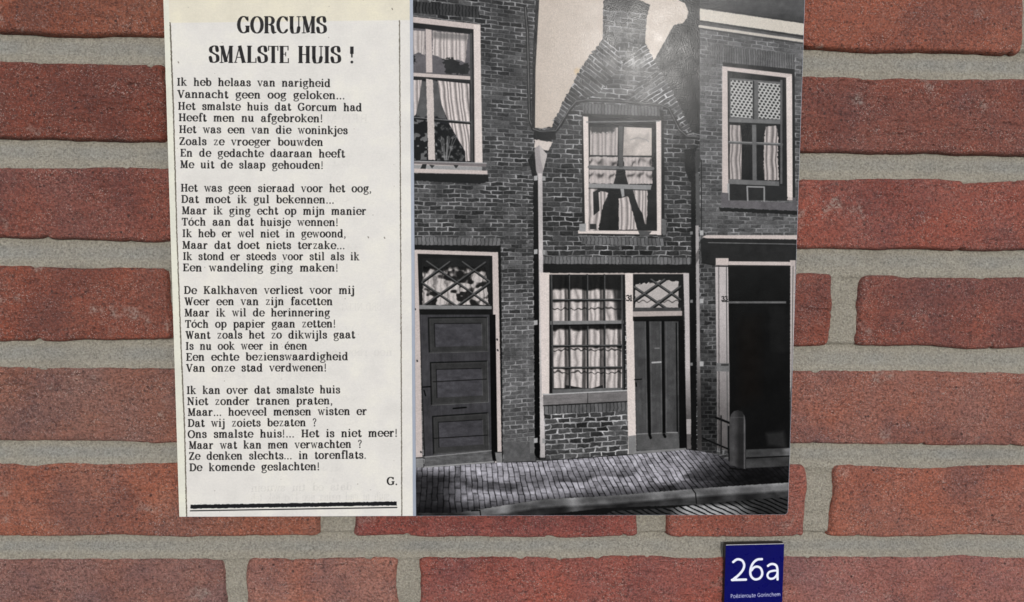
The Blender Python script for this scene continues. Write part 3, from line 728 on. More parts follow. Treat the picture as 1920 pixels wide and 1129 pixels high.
# ---- right house
ph.poly([(1312, -90), (1520, -90), (1520, 460), (1312, 460)], grey(lambda x, y: bricks(x, y, h=7.6, L=21, k=.00034, x0=1312., y0=450, base=.30, mort=.44, var=.05, warp=1.0, seed=55)), soft=.6)
ph.poly([(1330, 84), (1490, 102), (1490, 134), (1345, 118)], grey(lambda x, y: soldier(x, y, L=4.5, base=.37, seed=61) * .9 + .03), alpha=.8, rough=2)
ph.poly([(1312, -90), (1520, -90), (1520, 48), (1312, 18)], grey(lambda x, y: .34 - .10 * np.clip((y - (x - 1312) * .148 + 12) / 26, 0, 1) + .02 * fbm(x * .03, y * .5, 35, 2)))
ph.line([(1312, 13), (1512, 43)], 2, .2)
ph.poly([(1312, 16), (1512, 45), (1512, 67), (1312, 38)], np.array([200, 194, 184]) / 255, rough=.4)
ph.line([(1312, 40), (1512, 69.5)], 3.5, .17); ph.line([(1312, 44), (1512, 73)], 3, .30)
ph.line([(1312, 49.5), (1512, 78)], 5, np.array([190, 184, 176]) / 255); ph.line([(1312, 54), (1512, 83)], 2.5, .22, rough=.8)
ph.poly([(1355, 117), (1490, 130), (1491, 372), (1486, 372), (1484, 140), (1356, 125)], .14)
ph.poly([(1354, 124), (1485, 139), (1486, 376), (1354, 366)], LW2)
ph.poly([(1364, 133), (1476, 146), (1477, 372), (1366, 372)], .13)
ph.poly([(1368, 146), (1467, 154), (1466, 232), (1368, 228)], .40)
def lattice(x, y):
    v = (y - .12 * (x - 1370)) / 5.3; r_ = np.floor(v); u = x / 7.6 + .5 * (r_ % 2) - .1 * r_; fu = u - np.floor(u) - .5; fv = v - r_ - .5
    d_ = np.clip(1.7 - (fu / .27) ** 2 - (fv / .36) ** 2, 0, 1)
    return (.72 - .52 * d_)[..., None] * np.array([1, 1, .99])
ph.poly([(1370, 150), (1411, 153), (1411, 222), (1370, 219)], lattice); ph.poly([(1422, 154), (1463, 158), (1463, 224), (1422, 222)], lattice)
ph.line([(1413, 152), (1413, 226)], 2, .15)
ph.poly([(1367, 222), (1467, 226), (1467, 233), (1367, 229)], .45)
ph.rect(1367, 234, 1466, 340, .10)
ph.poly([(1368, 234), (1388, 235), (1391, 265), (1390, 337), (1368, 336)], folds(1368, 7, .72, .45, 76))
ph.poly([(1436, 238), (1456, 236), (1460, 262), (1458, 290), (1461, 338), (1433, 338), (1431, 285), (1433, 262)], folds(1433, 8, .76, .42, 77), rough=1.5)
ph.line([(1367, 267), (1466, 271)], 5, .38); ph.line([(1367, 265.5), (1466, 269.5)], 1.5, .6)
ph.poly([(1410, 234), (1418, 234), (1419, 338), (1411, 338)], .42)
ph.poly([(1366, 336), (1461, 340), (1461, 349), (1366, 345)], .44)
ph.rect(1368, 349, 1476, 376, .16)
ph.line([(1402, 377), (1401, 350), (1433, 351), (1433, 379)], 3, .58); ph.line([(1366, 346), (1366, 376)], 4, .62)
ph.rect(1463, 150, 1467, 345, .38); ph.poly([(1474, 146), (1485, 142), (1486, 370), (1476, 369)], LW)
ph.poly([(1352, 361), (1366, 362), (1366, 376), (1486, 380), (1486, 370), (1493, 371), (1495, 396), (1352, 388)], (.40, .39, .40))
ph.poly([(1348, 389), (1495, 396), (1495, 403), (1350, 396)], .11, rough=.8)
# entrance of the right house
ph.rect(1312, 445, 1344, 850, grey(lambda x, y: bricks(x, y, h=7.6, L=15, k=0, y0=450, base=.24, mort=.40, seed=57) * (1 - .45 * np.clip((y - 640) / 120, 0, 1))))
ph.poly([(1313, 450), (1325, 443), (1495, 443), (1495, 500), (1342, 500), (1316, 492)], grey(lambda x, y: .15 + .015 * fbm(x * .1, y * .1, 36, 2)))
ph.poly([(1316, 445), (1325, 441), (1495, 441), (1495, 449), (1326, 447)], LW2, rough=.3); ph.line([(1328, 455), (1494, 458)], 1.6, .45)
ph.line([(1316, 493), (1340, 497)], 2, .1)
ph.rect(1366, 500, 1481, 872, grey(lambda x, y: .075 + .02 * np.clip(1 - (y - 500) / 80, 0, 1) + .03 * np.clip((x - 1440) / 40, 0, 1) * np.clip((y - 575) / 60, 0, 1) * (y < 660)))
ph.poly([(1442, 576), (1472, 574), (1470, 662), (1444, 660)], .12, soft=3, alpha=.7); ph.poly([(1385, 600), (1425, 590), (1428, 740), (1388, 760)], np.array([.085, .07, .06]), soft=14, alpha=.8)
ph.poly([(1366, 565), (1474, 565), (1474, 569), (1366, 569)], .42)
pil = lambda x, y: ((.74 - .40 * np.clip((y - 600) / 260, 0, 1)) * (1 - .32 * (np.abs(x - 1347.5 - (y - 500) * .003) < 1.2)))[..., None] * np.array([1, .97, .965])
ph.poly([(1341, 497), (1365, 497), (1368, 740), (1368, 846), (1345, 840), (1344, 700)], pil)
ph.line([(1362, 500), (1364, 840)], 1.5, .35)
ph.rect(1342, 484, 1366, 497, LW2); ph.poly([(1366, 490), (1484, 491), (1484, 498), (1366, 497)], LW2); ph.line([(1342, 499), (1484, 500)], 2.2, .12)
ph.poly([(1481, 488), (1492, 488), (1490, 560), (1485, 760), (1482, 760), (1482, 500)], LW2, alpha=.92); ph.line([(1487, 500), (1484, 760)], 1.2, .3)
ph.poly([(1482, 740), (1486, 700), (1484, 860), (1480, 860)], .3)
ph.poly([(1343, 681), (1368, 681), (1368, 697), (1344, 696)], .45); ph.rect(1352, 682.5, 1366, 686, .25)
ph.line([(1354, 565.5), (1365, 565.5)], 1.6, .15)
# ---- middle upper window
ph.poly([(1091, 213), (1244, 219), (1246, 442), (1092, 440)], .16)
ph.poly([(1093, 218), (1103, 219), (1106, 434), (1097, 434)], LW)
ph.poly([(1230, 226), (1240, 226), (1241, 441), (1232, 441)], LW)
ph.poly([(1084, 432), (1240, 433), (1240, 440), (1084, 438)], LW); ph.poly([(1086, 420), (1099, 419), (1098, 434), (1086, 434)], .6)
ph.line([(1100, 229), (1236, 227)], 2, .5)
ph.rect(1104, 232, 1230, 432, .13)
ph.poly([(1106, 238), (1159, 239), (1158, 292), (1106, 291)], folds(1106, 8, .74, .56, 80))
ph.poly([(1106, 236), (1159, 236), (1150, 248), (1108, 250)], .2, alpha=.8, rough=3, soft=2)
ph.poly([(1170, 238), (1222, 240), (1222, 292), (1168, 292)], lambda x, y: (.76 - .16 * np.clip(fbm(x * .07, y * .07, 81, 2), 0, 1))[..., None] * np.array([1, .96, .93]))
ph.line([(1182, 262), (1195, 258), (1212, 262), (1216, 266)], 2, .5, alpha=.6, soft=1)
def scallop(x, y, seed=82):
    n_ = fbm(x * .09, y * .06, seed, 2); k_ = ((y - 294 + 7 * n_) % 25) / 25
    b_ = np.exp(-((k_ - .45 - .12 * np.cos(x * .33 + 2 * n_)) / .16) ** 2) * (.55 + .45 * np.sin(x * .33 + 3 * n_))
    return (.72 - .42 * b_ + .03 * np.sin(x * .9))[..., None] * np.array([1, .96, .945])
ph.poly([(1105, 294), (1159, 294), (1152, 345), (1105, 344)], scallop, rough=1); ph.poly([(1168, 294), (1222, 295), (1223, 345), (1176, 345)], scallop, rough=1)
ph.poly([(1158, 318), (1170, 318), (1178, 346), (1150, 346)], .12)
ph.line([(1105, 292), (1224, 294)], 2.5, .22); ph.line([(1105, 313), (1224, 316)], 6, .45); ph.line([(1105, 317), (1224, 320)], 1.6, .2)
ph.poly([(1160, 236), (1168, 237), (1168, 314), (1160, 314)], .33)
ph.poly([(1105, 346), (1122, 346), (1117, 362), (1128, 358), (1141, 362), (1131, 384), (1122, 432), (1103, 432), (1103, 380)], folds(1100, 9, .80, .5, 83), rough=1)
ph.poly([(1112, 360), (1122, 356), (1124, 395), (1113, 404)], .16); ph.rect(1106, 420, 1118, 430, .2)
ph.poly([(1141, 356), (1158, 350), (1160, 431), (1142, 431)], .11, rough=1)
ph.poly([(1160, 372), (1178, 368), (1184, 390), (1195, 431), (1160, 431)], folds(1160, 8, .80, .52, 84), rough=.8)
ph.poly([(1186, 352), (1214, 352), (1214, 400), (1211, 421), (1204, 419), (1204, 400), (1194, 382)], folds(1186, 7, .80, .5, 85), rough=.8)
ph.poly([(1192, 400), (1205, 402), (1210, 424), (1230, 416), (1230, 431), (1196, 431)], .13)
ph.poly([(1104, 344), (1222, 347), (1220, 356), (1104, 352)], .56); ph.line([(1104, 353), (1222, 357)], 1.6, .18)
ph.poly([(1163, 354), (1170, 354), (1171, 368), (1166, 370)], .62)
ph.poly([(1196, 432), (1222, 434), (1214, 443), (1200, 442)], .35)
ph.poly([(1236, 205), (1244, 208), (1246, 330), (1243, 444), (1240, 444), (1240, 226)], .12, alpha=.85, soft=1)
ph.poly([(1240, 410), (1250, 412), (1249, 440), (1242, 442)], .42, rough=1)
# courses between the floors
ph.poly([(1090, 444), (1245, 447), (1245, 461), (1090, 458)], grey(lambda x, y: soldier(x, y, L=7.2, base=.40, seed=62)), rough=.8)
ph.poly([(1015, 481), (1298, 483), (1298, 497), (1015, 495)], grey(lambda x, y: soldier(x, y, L=7.0, base=.42, seed=63)), rough=.8)
ph.poly([(1014, 495), (1300, 496), (1300, 515), (1014, 513)], .10, rough=1)
# ---- left door
ph.poly([(773, 445), (938, 447), (938, 461), (773, 459)], grey(lambda x, y: soldier(x, y, L=7.4, base=.42, seed=64)), rough=.8)
ph.poly([(773, 459), (939, 461), (943, 868), (936, 868), (932, 474), (773, 470)], .09, rough=.8)
ph.poly([(773, 468), (934, 473), (941, 868), (928, 868), (922, 480), (785, 476), (792, 858), (779, 858)], LW2, rough=.3)
ph.poly([(783, 476), (923, 480), (928, 850), (795, 860)], .11)
ph.poly([(791, 484), (917, 486), (919, 572), (792, 572)], .14)
def swag(x, y, sc=1.0, seed=86, top=500):
    v_ = fbm(x * .09, y * .07, seed, 3); w_ = fbm(x * .16, y * .16, seed + 3, 2)
    q_ = fbm((x + y * .35) * .062 + 2.3, (y - x * .2) * .085, seed + 5, 2)
    t = .77 - .62 * np.clip((q_ - .15) * 4, 0, 1) - .28 * np.exp(-((((x + 7 * v_) % 23) - 11) / 1.7) ** 2) - .10 * np.clip(np.sin(x * .8 + 4 * v_), 0, 1)
    t = np.clip(t, .13, 1)
    t = t * np.clip((y - top + 9 * v_) / 6, .15, 1)
    return t[..., None] * np.array([1, .97, .955])
ph.poly([(793, 500), (910, 500), (916, 572), (792, 572)], lambda x, y: swag(x, y, top=504), rough=1)
def bars(pts, wd=3.4, hi=.40):
    for a, b in pts: ph.line([(a[0] + 1, a[1] + 1.6), (b[0] + 1, b[1] + 1.6)], wd * 1.1, .07); ph.line([a, b], wd, .22)
    for a, b in pts: ph.line([(a[0], a[1] - .6), (b[0], b[1] - .6)], wd * .4, hi)
bars([((800, 490), (918, 572)), ((867, 491), (918, 528)), ((791, 530), (855, 573)), ((843, 491), (792, 528)), ((910, 492), (794, 573)), ((918, 530), (858, 573))])
ph.poly([(786, 572), (922, 574), (922, 580), (786, 580)], .52)
ph.poly([(786, 580), (922, 580), (923, 592), (787, 592)], .10)
ph.poly([(787, 590), (918, 590), (922, 846), (797, 858)], grey(lambda x, y: .27 + .03 * fbm(x * .4, y * .03, 87, 3) + .02 * fbm(x * .03, y * .03, 88, 2), (1, .99, 1.03)))
def panel(q, dark=.10, lite=.38, face=.26):
    q = np.array(q, float); c_ = q.mean(0)
    ph.poly(q, face - .02); ph.line([q[3], q[0], q[1]], 2.2, dark); ph.line([q[1], q[2], q[3]], 1.3, lite)
    i = c_ + (q - c_) * .93; ph.line([i[0], i[1], i[2], i[3], i[0]], .9, .32, alpha=.6)
    i = c_ + (q - c_) * np.array([.80, .66]); ph.poly(i, grey(lambda x, y: .29 + .04 * fbm(x * .1, y * .25, 89, 3), (1, .99, 1.04))); ph.line([i[3], i[0], i[1]], 1.4, dark); ph.line([i[1], i[2]], 1.2, lite - .04)
panel([(803, 596), (914, 595), (915, 659), (805, 662)]); panel([(807, 680), (914, 677), (916, 754), (809, 760)]); panel([(811, 781), (915, 774), (917, 844), (813, 852)])
ph.line([(812, 716), (912, 711)], 1.6, .1); ph.line([(814, 822), (914, 816)], 1.6, .1)
ph.line([(850, 766), (874, 764)], 2.8, .07); ph.line([(792, 726), (808, 725)], 2.6, .08); ph.line([(795, 732), (798, 742)], 2.5, .06)
ph.poly([(918, 590), (929, 590), (933, 866), (922, 862)], .05)
ph.poly([(796, 857), (921, 845), (924, 865), (796, 876)], grey(lambda x, y: .38 + .08 * fbm(x * .1, y * .3, 90, 3))); ph.line([(796, 857), (921, 845)], 1.8, .55); ph.line([(796, 876), (925, 866)], 2.5, .6)
ph.poly([(773, 858), (793, 858), (794, 876), (776, 880)], .55, alpha=.9); ph.line([(778, 859), (792, 858)], 2, .2)
ph.poly([(928, 848), (941, 848), (942, 868), (931, 868)], .5); ph.line([(929, 848), (941, 848)], 1.5, .15)
for x, y in ((775, 506), (775, 512), (778, 579), (782, 676), (789, 847), (932, 636), (933, 656)): ph.line([(x, y), (x + .5, y + 1.5)], 2.8, .18)
# pier beside the door
ph.poly([(943, 600), (1002, 600), (1003, 832), (945, 832)], grey(lambda x, y: bricks(x, y, h=8.4, L=22, k=.0002, y0=450, base=.33, mort=.50, var=.04, seed=58)), soft=3, alpha=.85)
ph.poly([(943, 829), (992, 828), (1003, 850), (1004, 866), (945, 869)], grey(lambda x, y: .37 + .03 * fbm(x * .2, y * .2, 93, 3))); ph.poly([(992, 818), (1002, 820), (1003, 850), (994, 850)], .45)
ph.line([(945, 868), (1005, 866)], 2.5, .1)
for y in range(352, 830, 9): ph.rect(986.5, y, 989, y + 4, .52, alpha=.5)
ph.poly([(1000, 330), (1010, 330), (1012, 862), (1003, 855), (1001, 600)], .045, rough=1.2)
# hopper and downpipe
ph.poly([(1002, 261), (1036, 267), (1028, 283), (1002, 276)], np.array([205, 196, 190]) / 255, rough=1)
ph.poly([(990, 300), (1002, 285), (1008, 330), (1003, 345)], .09, rough=1)
ph.poly([(1002, 279), (1011, 272), (1026, 290), (1019, 319), (1013, 345), (1005, 320)], (.62, .60, .60)); ph.poly([(1011, 272), (1026, 290), (1019, 319), (1014, 300)], (.72, .70, .69))
pip = lambda x, y: (.80 - .10 * np.abs(np.sin(y * .02)) - .03 * fbm(x * .1, y * .08, 94, 2))[..., None] * np.array([1, .975, .97])
ph.poly([(1008.5, 325), (1017, 325), (1019, 600), (1022, 858), (1013, 858), (1011, 600)], pip)
for y in (334, 472, 605, 826): ph.poly([(1001, y - 4), (1008, y - 5), (1008, y + 4), (1001, y + 5)], .66); ph.poly([(1017, y - 4), (1023, y - 3), (1023, y + 5), (1017, y + 5)], .6)
# ---- ground floor window of the narrow house
ph.poly([(1012, 512), (1290, 512), (1290, 516), (1032, 516)], LW2, rough=.5)
ph.poly([(1012, 511), (1031, 511), (1035, 744), (1016, 744)], LW, rough=.3)
ph.rect(1030, 515, 1172, 738, .13)
gx = [1036, 1067, 1101, 1133, 1166]; gy = [518, 562, 604, 648, 689, 728]
def pane(x, y):
    j = np.clip(np.searchsorted(np.array(gy), y) - 1, 0, 4)
    ytop = np.array(gy)[j]; n_ = fbm(x * .1, y * .05, 95, 2)
    f_ = .5 + .5 * np.sin(x * .55 + 2 * n_ + 1.2 * np.sin(x * .13))
    t = .58 + .24 * f_ ** .6
    edge = (y - ytop) - np.choose(j, [24, 2, 13, 2, 1]) + 3 * n_
    t = t * np.clip(edge / 5 + .3, .16, 1)
    val = np.abs((y - ytop) - np.choose(j, [99, 17, 99, 8, 9]) + 1.2 * np.sin(x * .5) + 3 * n_) < 1.5 + n_
    t = np.where(val, t * .5, t)
    band = np.abs(((x - 1036) % 33) - 26) < 3.5
    t = np.where(band, t * .55, t)
    return t[..., None] * np.array([1, .965, .95])
ph.rect(1036, 518, 1167, 728, pane)
ph.poly([(1140, 516), (1170, 516), (1170, 600), (1156, 600), (1152, 560)], .12, alpha=.75, soft=3)
ph.poly([(1060, 722), (1090, 727), (1100, 730), (1060, 731)], .15); ph.poly([(1104, 730), (1130, 722), (1132, 731)], .15)
for i, x in enumerate(gx[1:4]): ph.line([(x, 516), (x + 1, 728)], 4, .10); ph.line([(x + 1, 516), (x + 2, 728)], 1.3, .40)
for y in (562, 648, 689): ph.line([(1034, y + 1), (1168, y - 0)], 3.8, .11); ph.line([(1034, y), (1168, y - 1)], 1.4, .44)
ph.poly([(1032, 602), (1169, 601), (1169, 607), (1032, 609)], .50); ph.line([(1032, 611), (1169, 609)], 2.4, .08)
ph.line([(1034, 516), (1037, 736)], 3, .3); ph.line([(1166, 516), (1168, 736)], 3, .3)
ph.poly([(1036, 730), (1166, 727), (1168, 735), (1036, 739)], .42)
ph.poly([(1018, 739), (1178, 731), (1180, 752), (1019, 760)], grey(lambda x, y: .47 + .05 * fbm(x * .05, y * .4, 96, 3), (1, .98, .98)), rough=.5); ph.line([(1018, 740), (1178, 732)], 2, .72)
ph.line([(1102, 737), (1102, 756)], 1.2, .2); ph.line([(1019, 761), (1180, 753)], 2, .12)
ph.poly([(1020, 762), (1178, 754), (1178, 772), (1020, 778)], grey(lambda x, y: soldier(x, y, L=7.2, base=.40, seed=65) - .02), rough=.6)
ph.poly([(1020, 777), (1178, 771), (1179, 854), (1025, 864)], grey(lambda x, y: bricks(x, y, h=9.6, L=24, k=.00016, x0=1020., y0=470, base=.24, mort=.60, warp=1.6, seed=59, jw=2.2)), rough=.8)
ph.line([(1025, 864), (1180, 853)], 2.5, .07)
# post, transom and door of the narrow house
ph.rect(1286, 512, 1304, 846, .09)
ph.poly([(1172, 512), (1187, 512), (1193, 850), (1178, 852), (1176, 730)], LW, rough=.3); ph.poly([(1178, 818), (1192, 816), (1193, 850), (1179, 852)], .52)
ph.rect(1187, 514, 1282, 600, .13)
ph.poly([(1191, 526), (1272, 526), (1272, 577), (1191, 578)], lambda x, y: (.70 - .3 * (np.abs(y - 565 - 2 * np.sin(x * .4)) < 1.2) + .04 * fbm(x * .1, y * .1, 97, 2))[..., None] * np.array([1, .97, .955]), rough=.8)
ph.poly([(1189, 516), (1280, 516), (1278, 530), (1245, 524), (1230, 529), (1189, 534)], .12, rough=2)
bars([((1189, 538), (1252, 580)), ((1221, 524), (1276, 562)), ((1246, 524), (1190, 563)), ((1276, 537), (1218, 580))], 4, .40)
ph.poly([(1187, 577), (1277, 577), (1277, 584), (1187, 583)], .30)
ph.poly([(1187, 584), (1279, 583), (1279, 592), (1187, 594)], LW2 * .9); ph.rect(1187, 594, 1280, 602, .1)
ph.poly([(1281, 512), (1292, 512), (1294, 700), (1297, 842), (1287, 842), (1284, 600)], lambda x, y: (.74 - .35 * np.clip((y - 690) / 90, 0, 1) + .25 * (np.abs(y - 800) < 14))[..., None] * np.array([1, .97, .965]))
ph.poly([(1188, 600), (1272, 600), (1274, 842), (1194, 845)], grey(lambda x, y: .31 + .03 * fbm(x * .5, y * .03, 98, 3) - .05 * np.clip((x - 1250) / 20, 0, 1) * (y > 740)))
ph.line([(1190, 601), (1272, 601)], 3, .07); ph.poly([(1272, 600), (1282, 600), (1288, 842), (1274, 842)], .06)
for a, b, wd in (((1214, 603), (1218, 818), 5.5), ((1243, 603), (1245, 818), 5.5), ((1268, 606), (1270, 812), 2.2)): ph.line([a, b], wd, .055)
for a, b in (((1210, 604), (1213, 815)), ((1220, 604), (1222, 815)), ((1239, 604), (1241, 815)), ((1249, 604), (1250, 812))): ph.line([a, b], 1.1, .42, alpha=.7)
ph.poly([(1195, 814), (1272, 811), (1274, 841), (1194, 844)], .36); ph.line([(1195, 814), (1214, 813)], 2, .5); ph.line([(1222, 813), (1240, 812)], 2, .5); ph.line([(1250, 811), (1270, 811)], 2, .55)
ph.line([(1218, 815), (1220, 821)], 5, .06); ph.line([(1245, 815), (1247, 819)], 5, .06)
ph.line([(1223, 680), (1239, 679)], 3, .68); ph.line([(1228, 653), (1236, 653)], 2, .5); ph.line([(1190, 712), (1203, 711)], 1.8, .06); ph.line([(1192, 718), (1193, 724)], 3, .05)
ph.poly([(1192, 846), (1286, 840), (1288, 845), (1194, 851)], .5)
# right pipe
ph.poly([(1284, 280), (1305, 278), (1306, 320), (1300, 345), (1292, 340), (1285, 320)], .09, rough=1.5)
ph.poly([(1303, 284), (1312, 282), (1314, 300), (1309, 322), (1304, 330)], .24, rough=1)
ph.poly([(1296, 330), (1304, 330), (1306, 845), (1296, 845)], .08, rough=.8)
ph.poly([(1304, 325), (1311, 325), (1312, 425), (1305, 425)], .33); ph.line([(1315, 300), (1315, 440)], 1.5, .1)
ph.poly([(1304, 423), (1310, 423), (1313, 700), (1316, 845), (1308, 845), (1306, 600)], lambda x, y: (.66 - .40 * np.clip((y - 640) / 120, 0, 1) - .2 * (np.abs(y - 480 + (x - 1308) * 2) < 10))[..., None] * np.array([1, .975, .97]))
for y in (437, 565, 683): ph.poly([(1312, y - 5), (1319, y - 5), (1319, y + 4), (1312, y + 4)], .68); ph.rect(1294, y - 3, 1299, y + 3, .5)
# house numbers
def digit3(x, y, s=1.0):
    ph.line(catmull([(x - 2.6 * s, y - 4 * s), (x, y - 5 * s), (x + 2.2 * s, y - 3.4 * s), (x + .4 * s, y - .6 * s)]), 1.7 * s, .1)
    ph.line(catmull([(x + .4 * s, y - .6 * s), (x + 2.8 * s, y + 1.6 * s), (x + .8 * s, y + 4.8 * s), (x - 2.8 * s, y + 4 * s)]), 1.9 * s, .1)
digit3(1177.5, 559); ph.line([(1183.2, 554), (1183.2, 564)], 2, .1); ph.line([(1181.5, 564.2), (1185, 564.2)], 1.2, .1); ph.line([(1181.6, 555.6), (1183.2, 554)], 1.2, .1)
for x in (1172.8, 1187): ph.line([(x, 560), (x + .3, 560)], 1.5, .2)
digit3(1355.6, 560, .82); digit3(1361.6, 560, .82)
# ---- street
top = [(773, 877), (800, 877), (922, 868), (1010, 866), (1025, 864), (1180, 853), (1290, 843), (1312, 846), (1345, 852), (1370, 866), (1490, 850), (1490, 980), (773, 980)]
def paving(x, y):
    x = x + 3 * fbm(x * .035, y * .05, 101, 3); u = (x - 832) / (y - 285) / .0168; r = np.floor(u); fu = u - r
    v = np.log(np.clip(y - 780, 5, 999)) / .17 + .5 * (r % 2) + .35 * vnoise(r * 3.3 + .5, r * 0 + .5, 102); fv = v - np.floor(v)
    d = np.minimum(np.minimum(fu, 1 - fu) * 10, np.minimum(fv, 1 - fv) * 30 )
    t = .63 + .16 * (vnoise(r * 5.7 + .5, np.floor(v) * 3.1 + .5, 103) - .5) + .16 * fbm(x * .1, y * .15, 104, 4)
    wide = 1.2 + .7 * np.clip((x - 1000) / 300, 0, 1)
    t = t - .42 * np.clip(1 - (np.minimum(fu, 1 - fu) * 10 - wide * .25) / 1.1, 0, 1) * (.45 + .75 * vnoise(x * .05, y * .08, 112)) - .20 * np.clip(1 - np.minimum(fv, 1 - fv) * 20 / 1.6, 0, 1)
    sh = fbm(x * .012 + 3, y * .035, 105, 3)
    sh = np.clip((sh + .05) * 5, 0, 1) * np.clip((y - 885 + (x - 900) * .05) / 25, 0, 1)
    dk = np.clip((885 - x) / 60, 0, 1) * np.clip((y - 885) / 20 + .4, 0, 1)
    dk2 = np.clip((y - (935 - (x - 880) * .09)) / 16, 0, 1)
    rt = np.clip((x - 1270) / 130, 0, 1) * .75
    t = t * (1 - .42 * sh) * (1 - .68 * np.clip(dk, 0, 1)) * (1 - .45 * np.clip(dk2, 0, 1)) * (1 - rt)
    return np.clip(t, .06, 1)
ph.poly(top, grey(paving, (1, .99, 1.03)))
# steps at the far right
ph.poly([(1398, 843), (1484, 840), (1484, 858), (1398, 858)], grey(lambda x, y: .26 + .08 * fbm(x * .05, y * .1, 106, 2) + .2 * np.clip((x - 1465) / 10, 0, 1)), soft=1)
ph.poly([(1398, 860), (1484, 856), (1484, 874), (1398, 878)], grey(lambda x, y: .27 + .06 * fbm(x * .04, y * .1, 107, 2)), soft=1); ph.line([(1398, 859), (1484, 855)], 2.5, .1)
ph.poly([(1436, 812), (1470, 808), (1474, 840), (1440, 834)], .2, soft=4, alpha=.8)
# kerb and road
kt = [(773, 962), (850, 962), (901, 955), (960, 945), (1020, 936), (1140, 930), (1296, 917), (1380, 911), (1461, 906), (1490, 904)]
kb = [(1490, 932), (1476, 932), (1305, 946), (1130, 953), (1000, 968), (900, 975), (773, 980)]
ph.poly([(773, 962)] + kt + [(1490, 980), (773, 980)], .09)
def kerb(x, y):
    t = .38 + .14 * fbm(x * .03, y * .06, 108, 3) + .07 * np.clip((x - 1150) / 100, 0, 1) - .25 * np.clip((885 - x) / 40, 0, 1)
    edge = np.interp(x, [p[0] for p in kt], [p[1] for p in kt]); depth = (y - edge) / 26
    t = t + .08 * np.clip(1 - depth * 4, 0, 1) - .22 * np.clip((depth - .5) * 5, 0, 1)
    return np.clip(t + .14 * np.exp(-((x - 945) / 14) ** 2) + .2 * np.exp(-((x - 1075) / 14) ** 2), .06, 1)
ph.poly(kt + kb, grey(kerb), rough=.6)
ph.line([(1298, 917), (1304, 925), (1306, 944)], 1.8, .08); ph.line([(884, 958), (900, 957), (901, 966)], 2, .06)
def road(x, y):
    u = (x - 2.1 * (y - 950)) / 17 + .3 * fbm(x * .05, y * .05, 109, 2); fu = u - np.floor(u)
    t = .62 - .52 * (np.minimum(fu, 1 - fu) < .17) + .08 * fbm(x * .2, y * .3, 110, 2)
    lit = np.clip((x - 1255) / 30, 0, 1) * np.clip((1420 - x) / 60, 0, 1) * np.clip((y - 944) / 6, 0, 1)
    return np.clip(t * (.35 + .75 * lit), .06, 1)
ph.poly([(1150, 958), (1260, 952), (1306, 946), (1476, 932), (1490, 932), (1490, 980), (1100, 980)], grey(road), rough=.5, alpha=.95)
# bollard with rails
bol = lambda x, y: ((.30 - .13 * np.clip((x - 1376) / 10, 0, 1) + .22 * np.exp(-((x - 1396) / 1.6) ** 2)) * (1 - .15 * fbm(x * .05, y * .05, 111, 2)))[..., None] * np.array([1, .99, 1.])
ph.line([(1342, 783), (1370, 794)], 4, .07); ph.line([(1318, 822), (1370, 844)], 3, .07); ph.line([(1352, 780), (1352, 850)], 2.5, .12); ph.line([(1366, 800), (1366, 850)], 3, .10)
ph.poly([(1368, 872), (1368, 788), (1370, 778), (1376, 771), (1384, 769), (1392, 772), (1396, 780), (1398, 790), (1399, 880), (1384, 876)], bol)
ph.line([(1369, 783), (1397, 783)], 1.4, .38, alpha=.5)
ph.line([(1369, 878), (1399, 882)], 3, .06)
# white border on the left of the print
ph.poly([(760, -90), (771, -90), (771, 0), (776.4, 980), (760, 980)], np.array([212, 212, 214]) / 255)
# overall photographic softness and grain, slight tonal mottling, strongest in the dark parts
g1 = fbm(X * .55, Y * .55, 201, 2); g2 = fbm(X * .9, Y * .9, 202, 1)
for _ in range(1):
    q_ = np.pad(ph.img, ((1, 1), (1, 1), (0, 0)), 'edge'); q_ = .22 * q_[:-2] + .56 * q_[1:-1] + .22 * q_[2:]; ph.img = .22 * q_[:, :-2] + .56 * q_[:, 1:-1] + .22 * q_[:, 2:]
dk_ = np.clip((.62 - ph.img[..., 0]) * 4, .1, 1)
ph.img = np.clip(ph.img * (1 + dk_ * (.12 * fbm(X * .025, Y * .025, 203, 3) + .12 * fbm(X * .12, Y * .12, 204, 3)))[..., None], 0, 1) ** 1.13 * 1.03
ph.img *= (1 + .05 * g1 + .045 * g2)[..., None].astype(np.float32)
ph.img = ph.img * np.array([1.0, .985, .975], np.float32)

TITLE = thing('information_panel', 'large glossy panel with a newspaper poem beside an old photograph of narrow houses', 'sign', (float((BL + BR)[0] / 2), -.004, float((BL + BR)[1] / 2)))
board = link('backing_board', slab('backing_board', -.0004, 1.0012, -.0012, 1.0, YF + .0007, YF + .005, (0, .0028, 0, 0)), plain('grey_board', (.36, .39, .46), .4))
attach(board, TITLE)
clip_ = link('newspaper_clipping', slab('newspaper_clipping', 0, uD0, 0, 1, YF, YF + .00065, bev=.00015), print_mat('newsprint_laminate', npc.image('newsprint'), .2))
attach(clip_, TITLE)
old = link('photograph_print', slab('photograph_print', uD1, 1, 0, 1, YF, YF + .00065, (0, .0026, 0, 0), bev=.00015), print_mat('photo_laminate', ph.image('old_photograph'), .2))
attach(old, TITLE)
clip_['label'] = 'yellowed newspaper clipping with a poem in four stanzas'; old['label'] = 'black and white photograph of three brick house fronts'

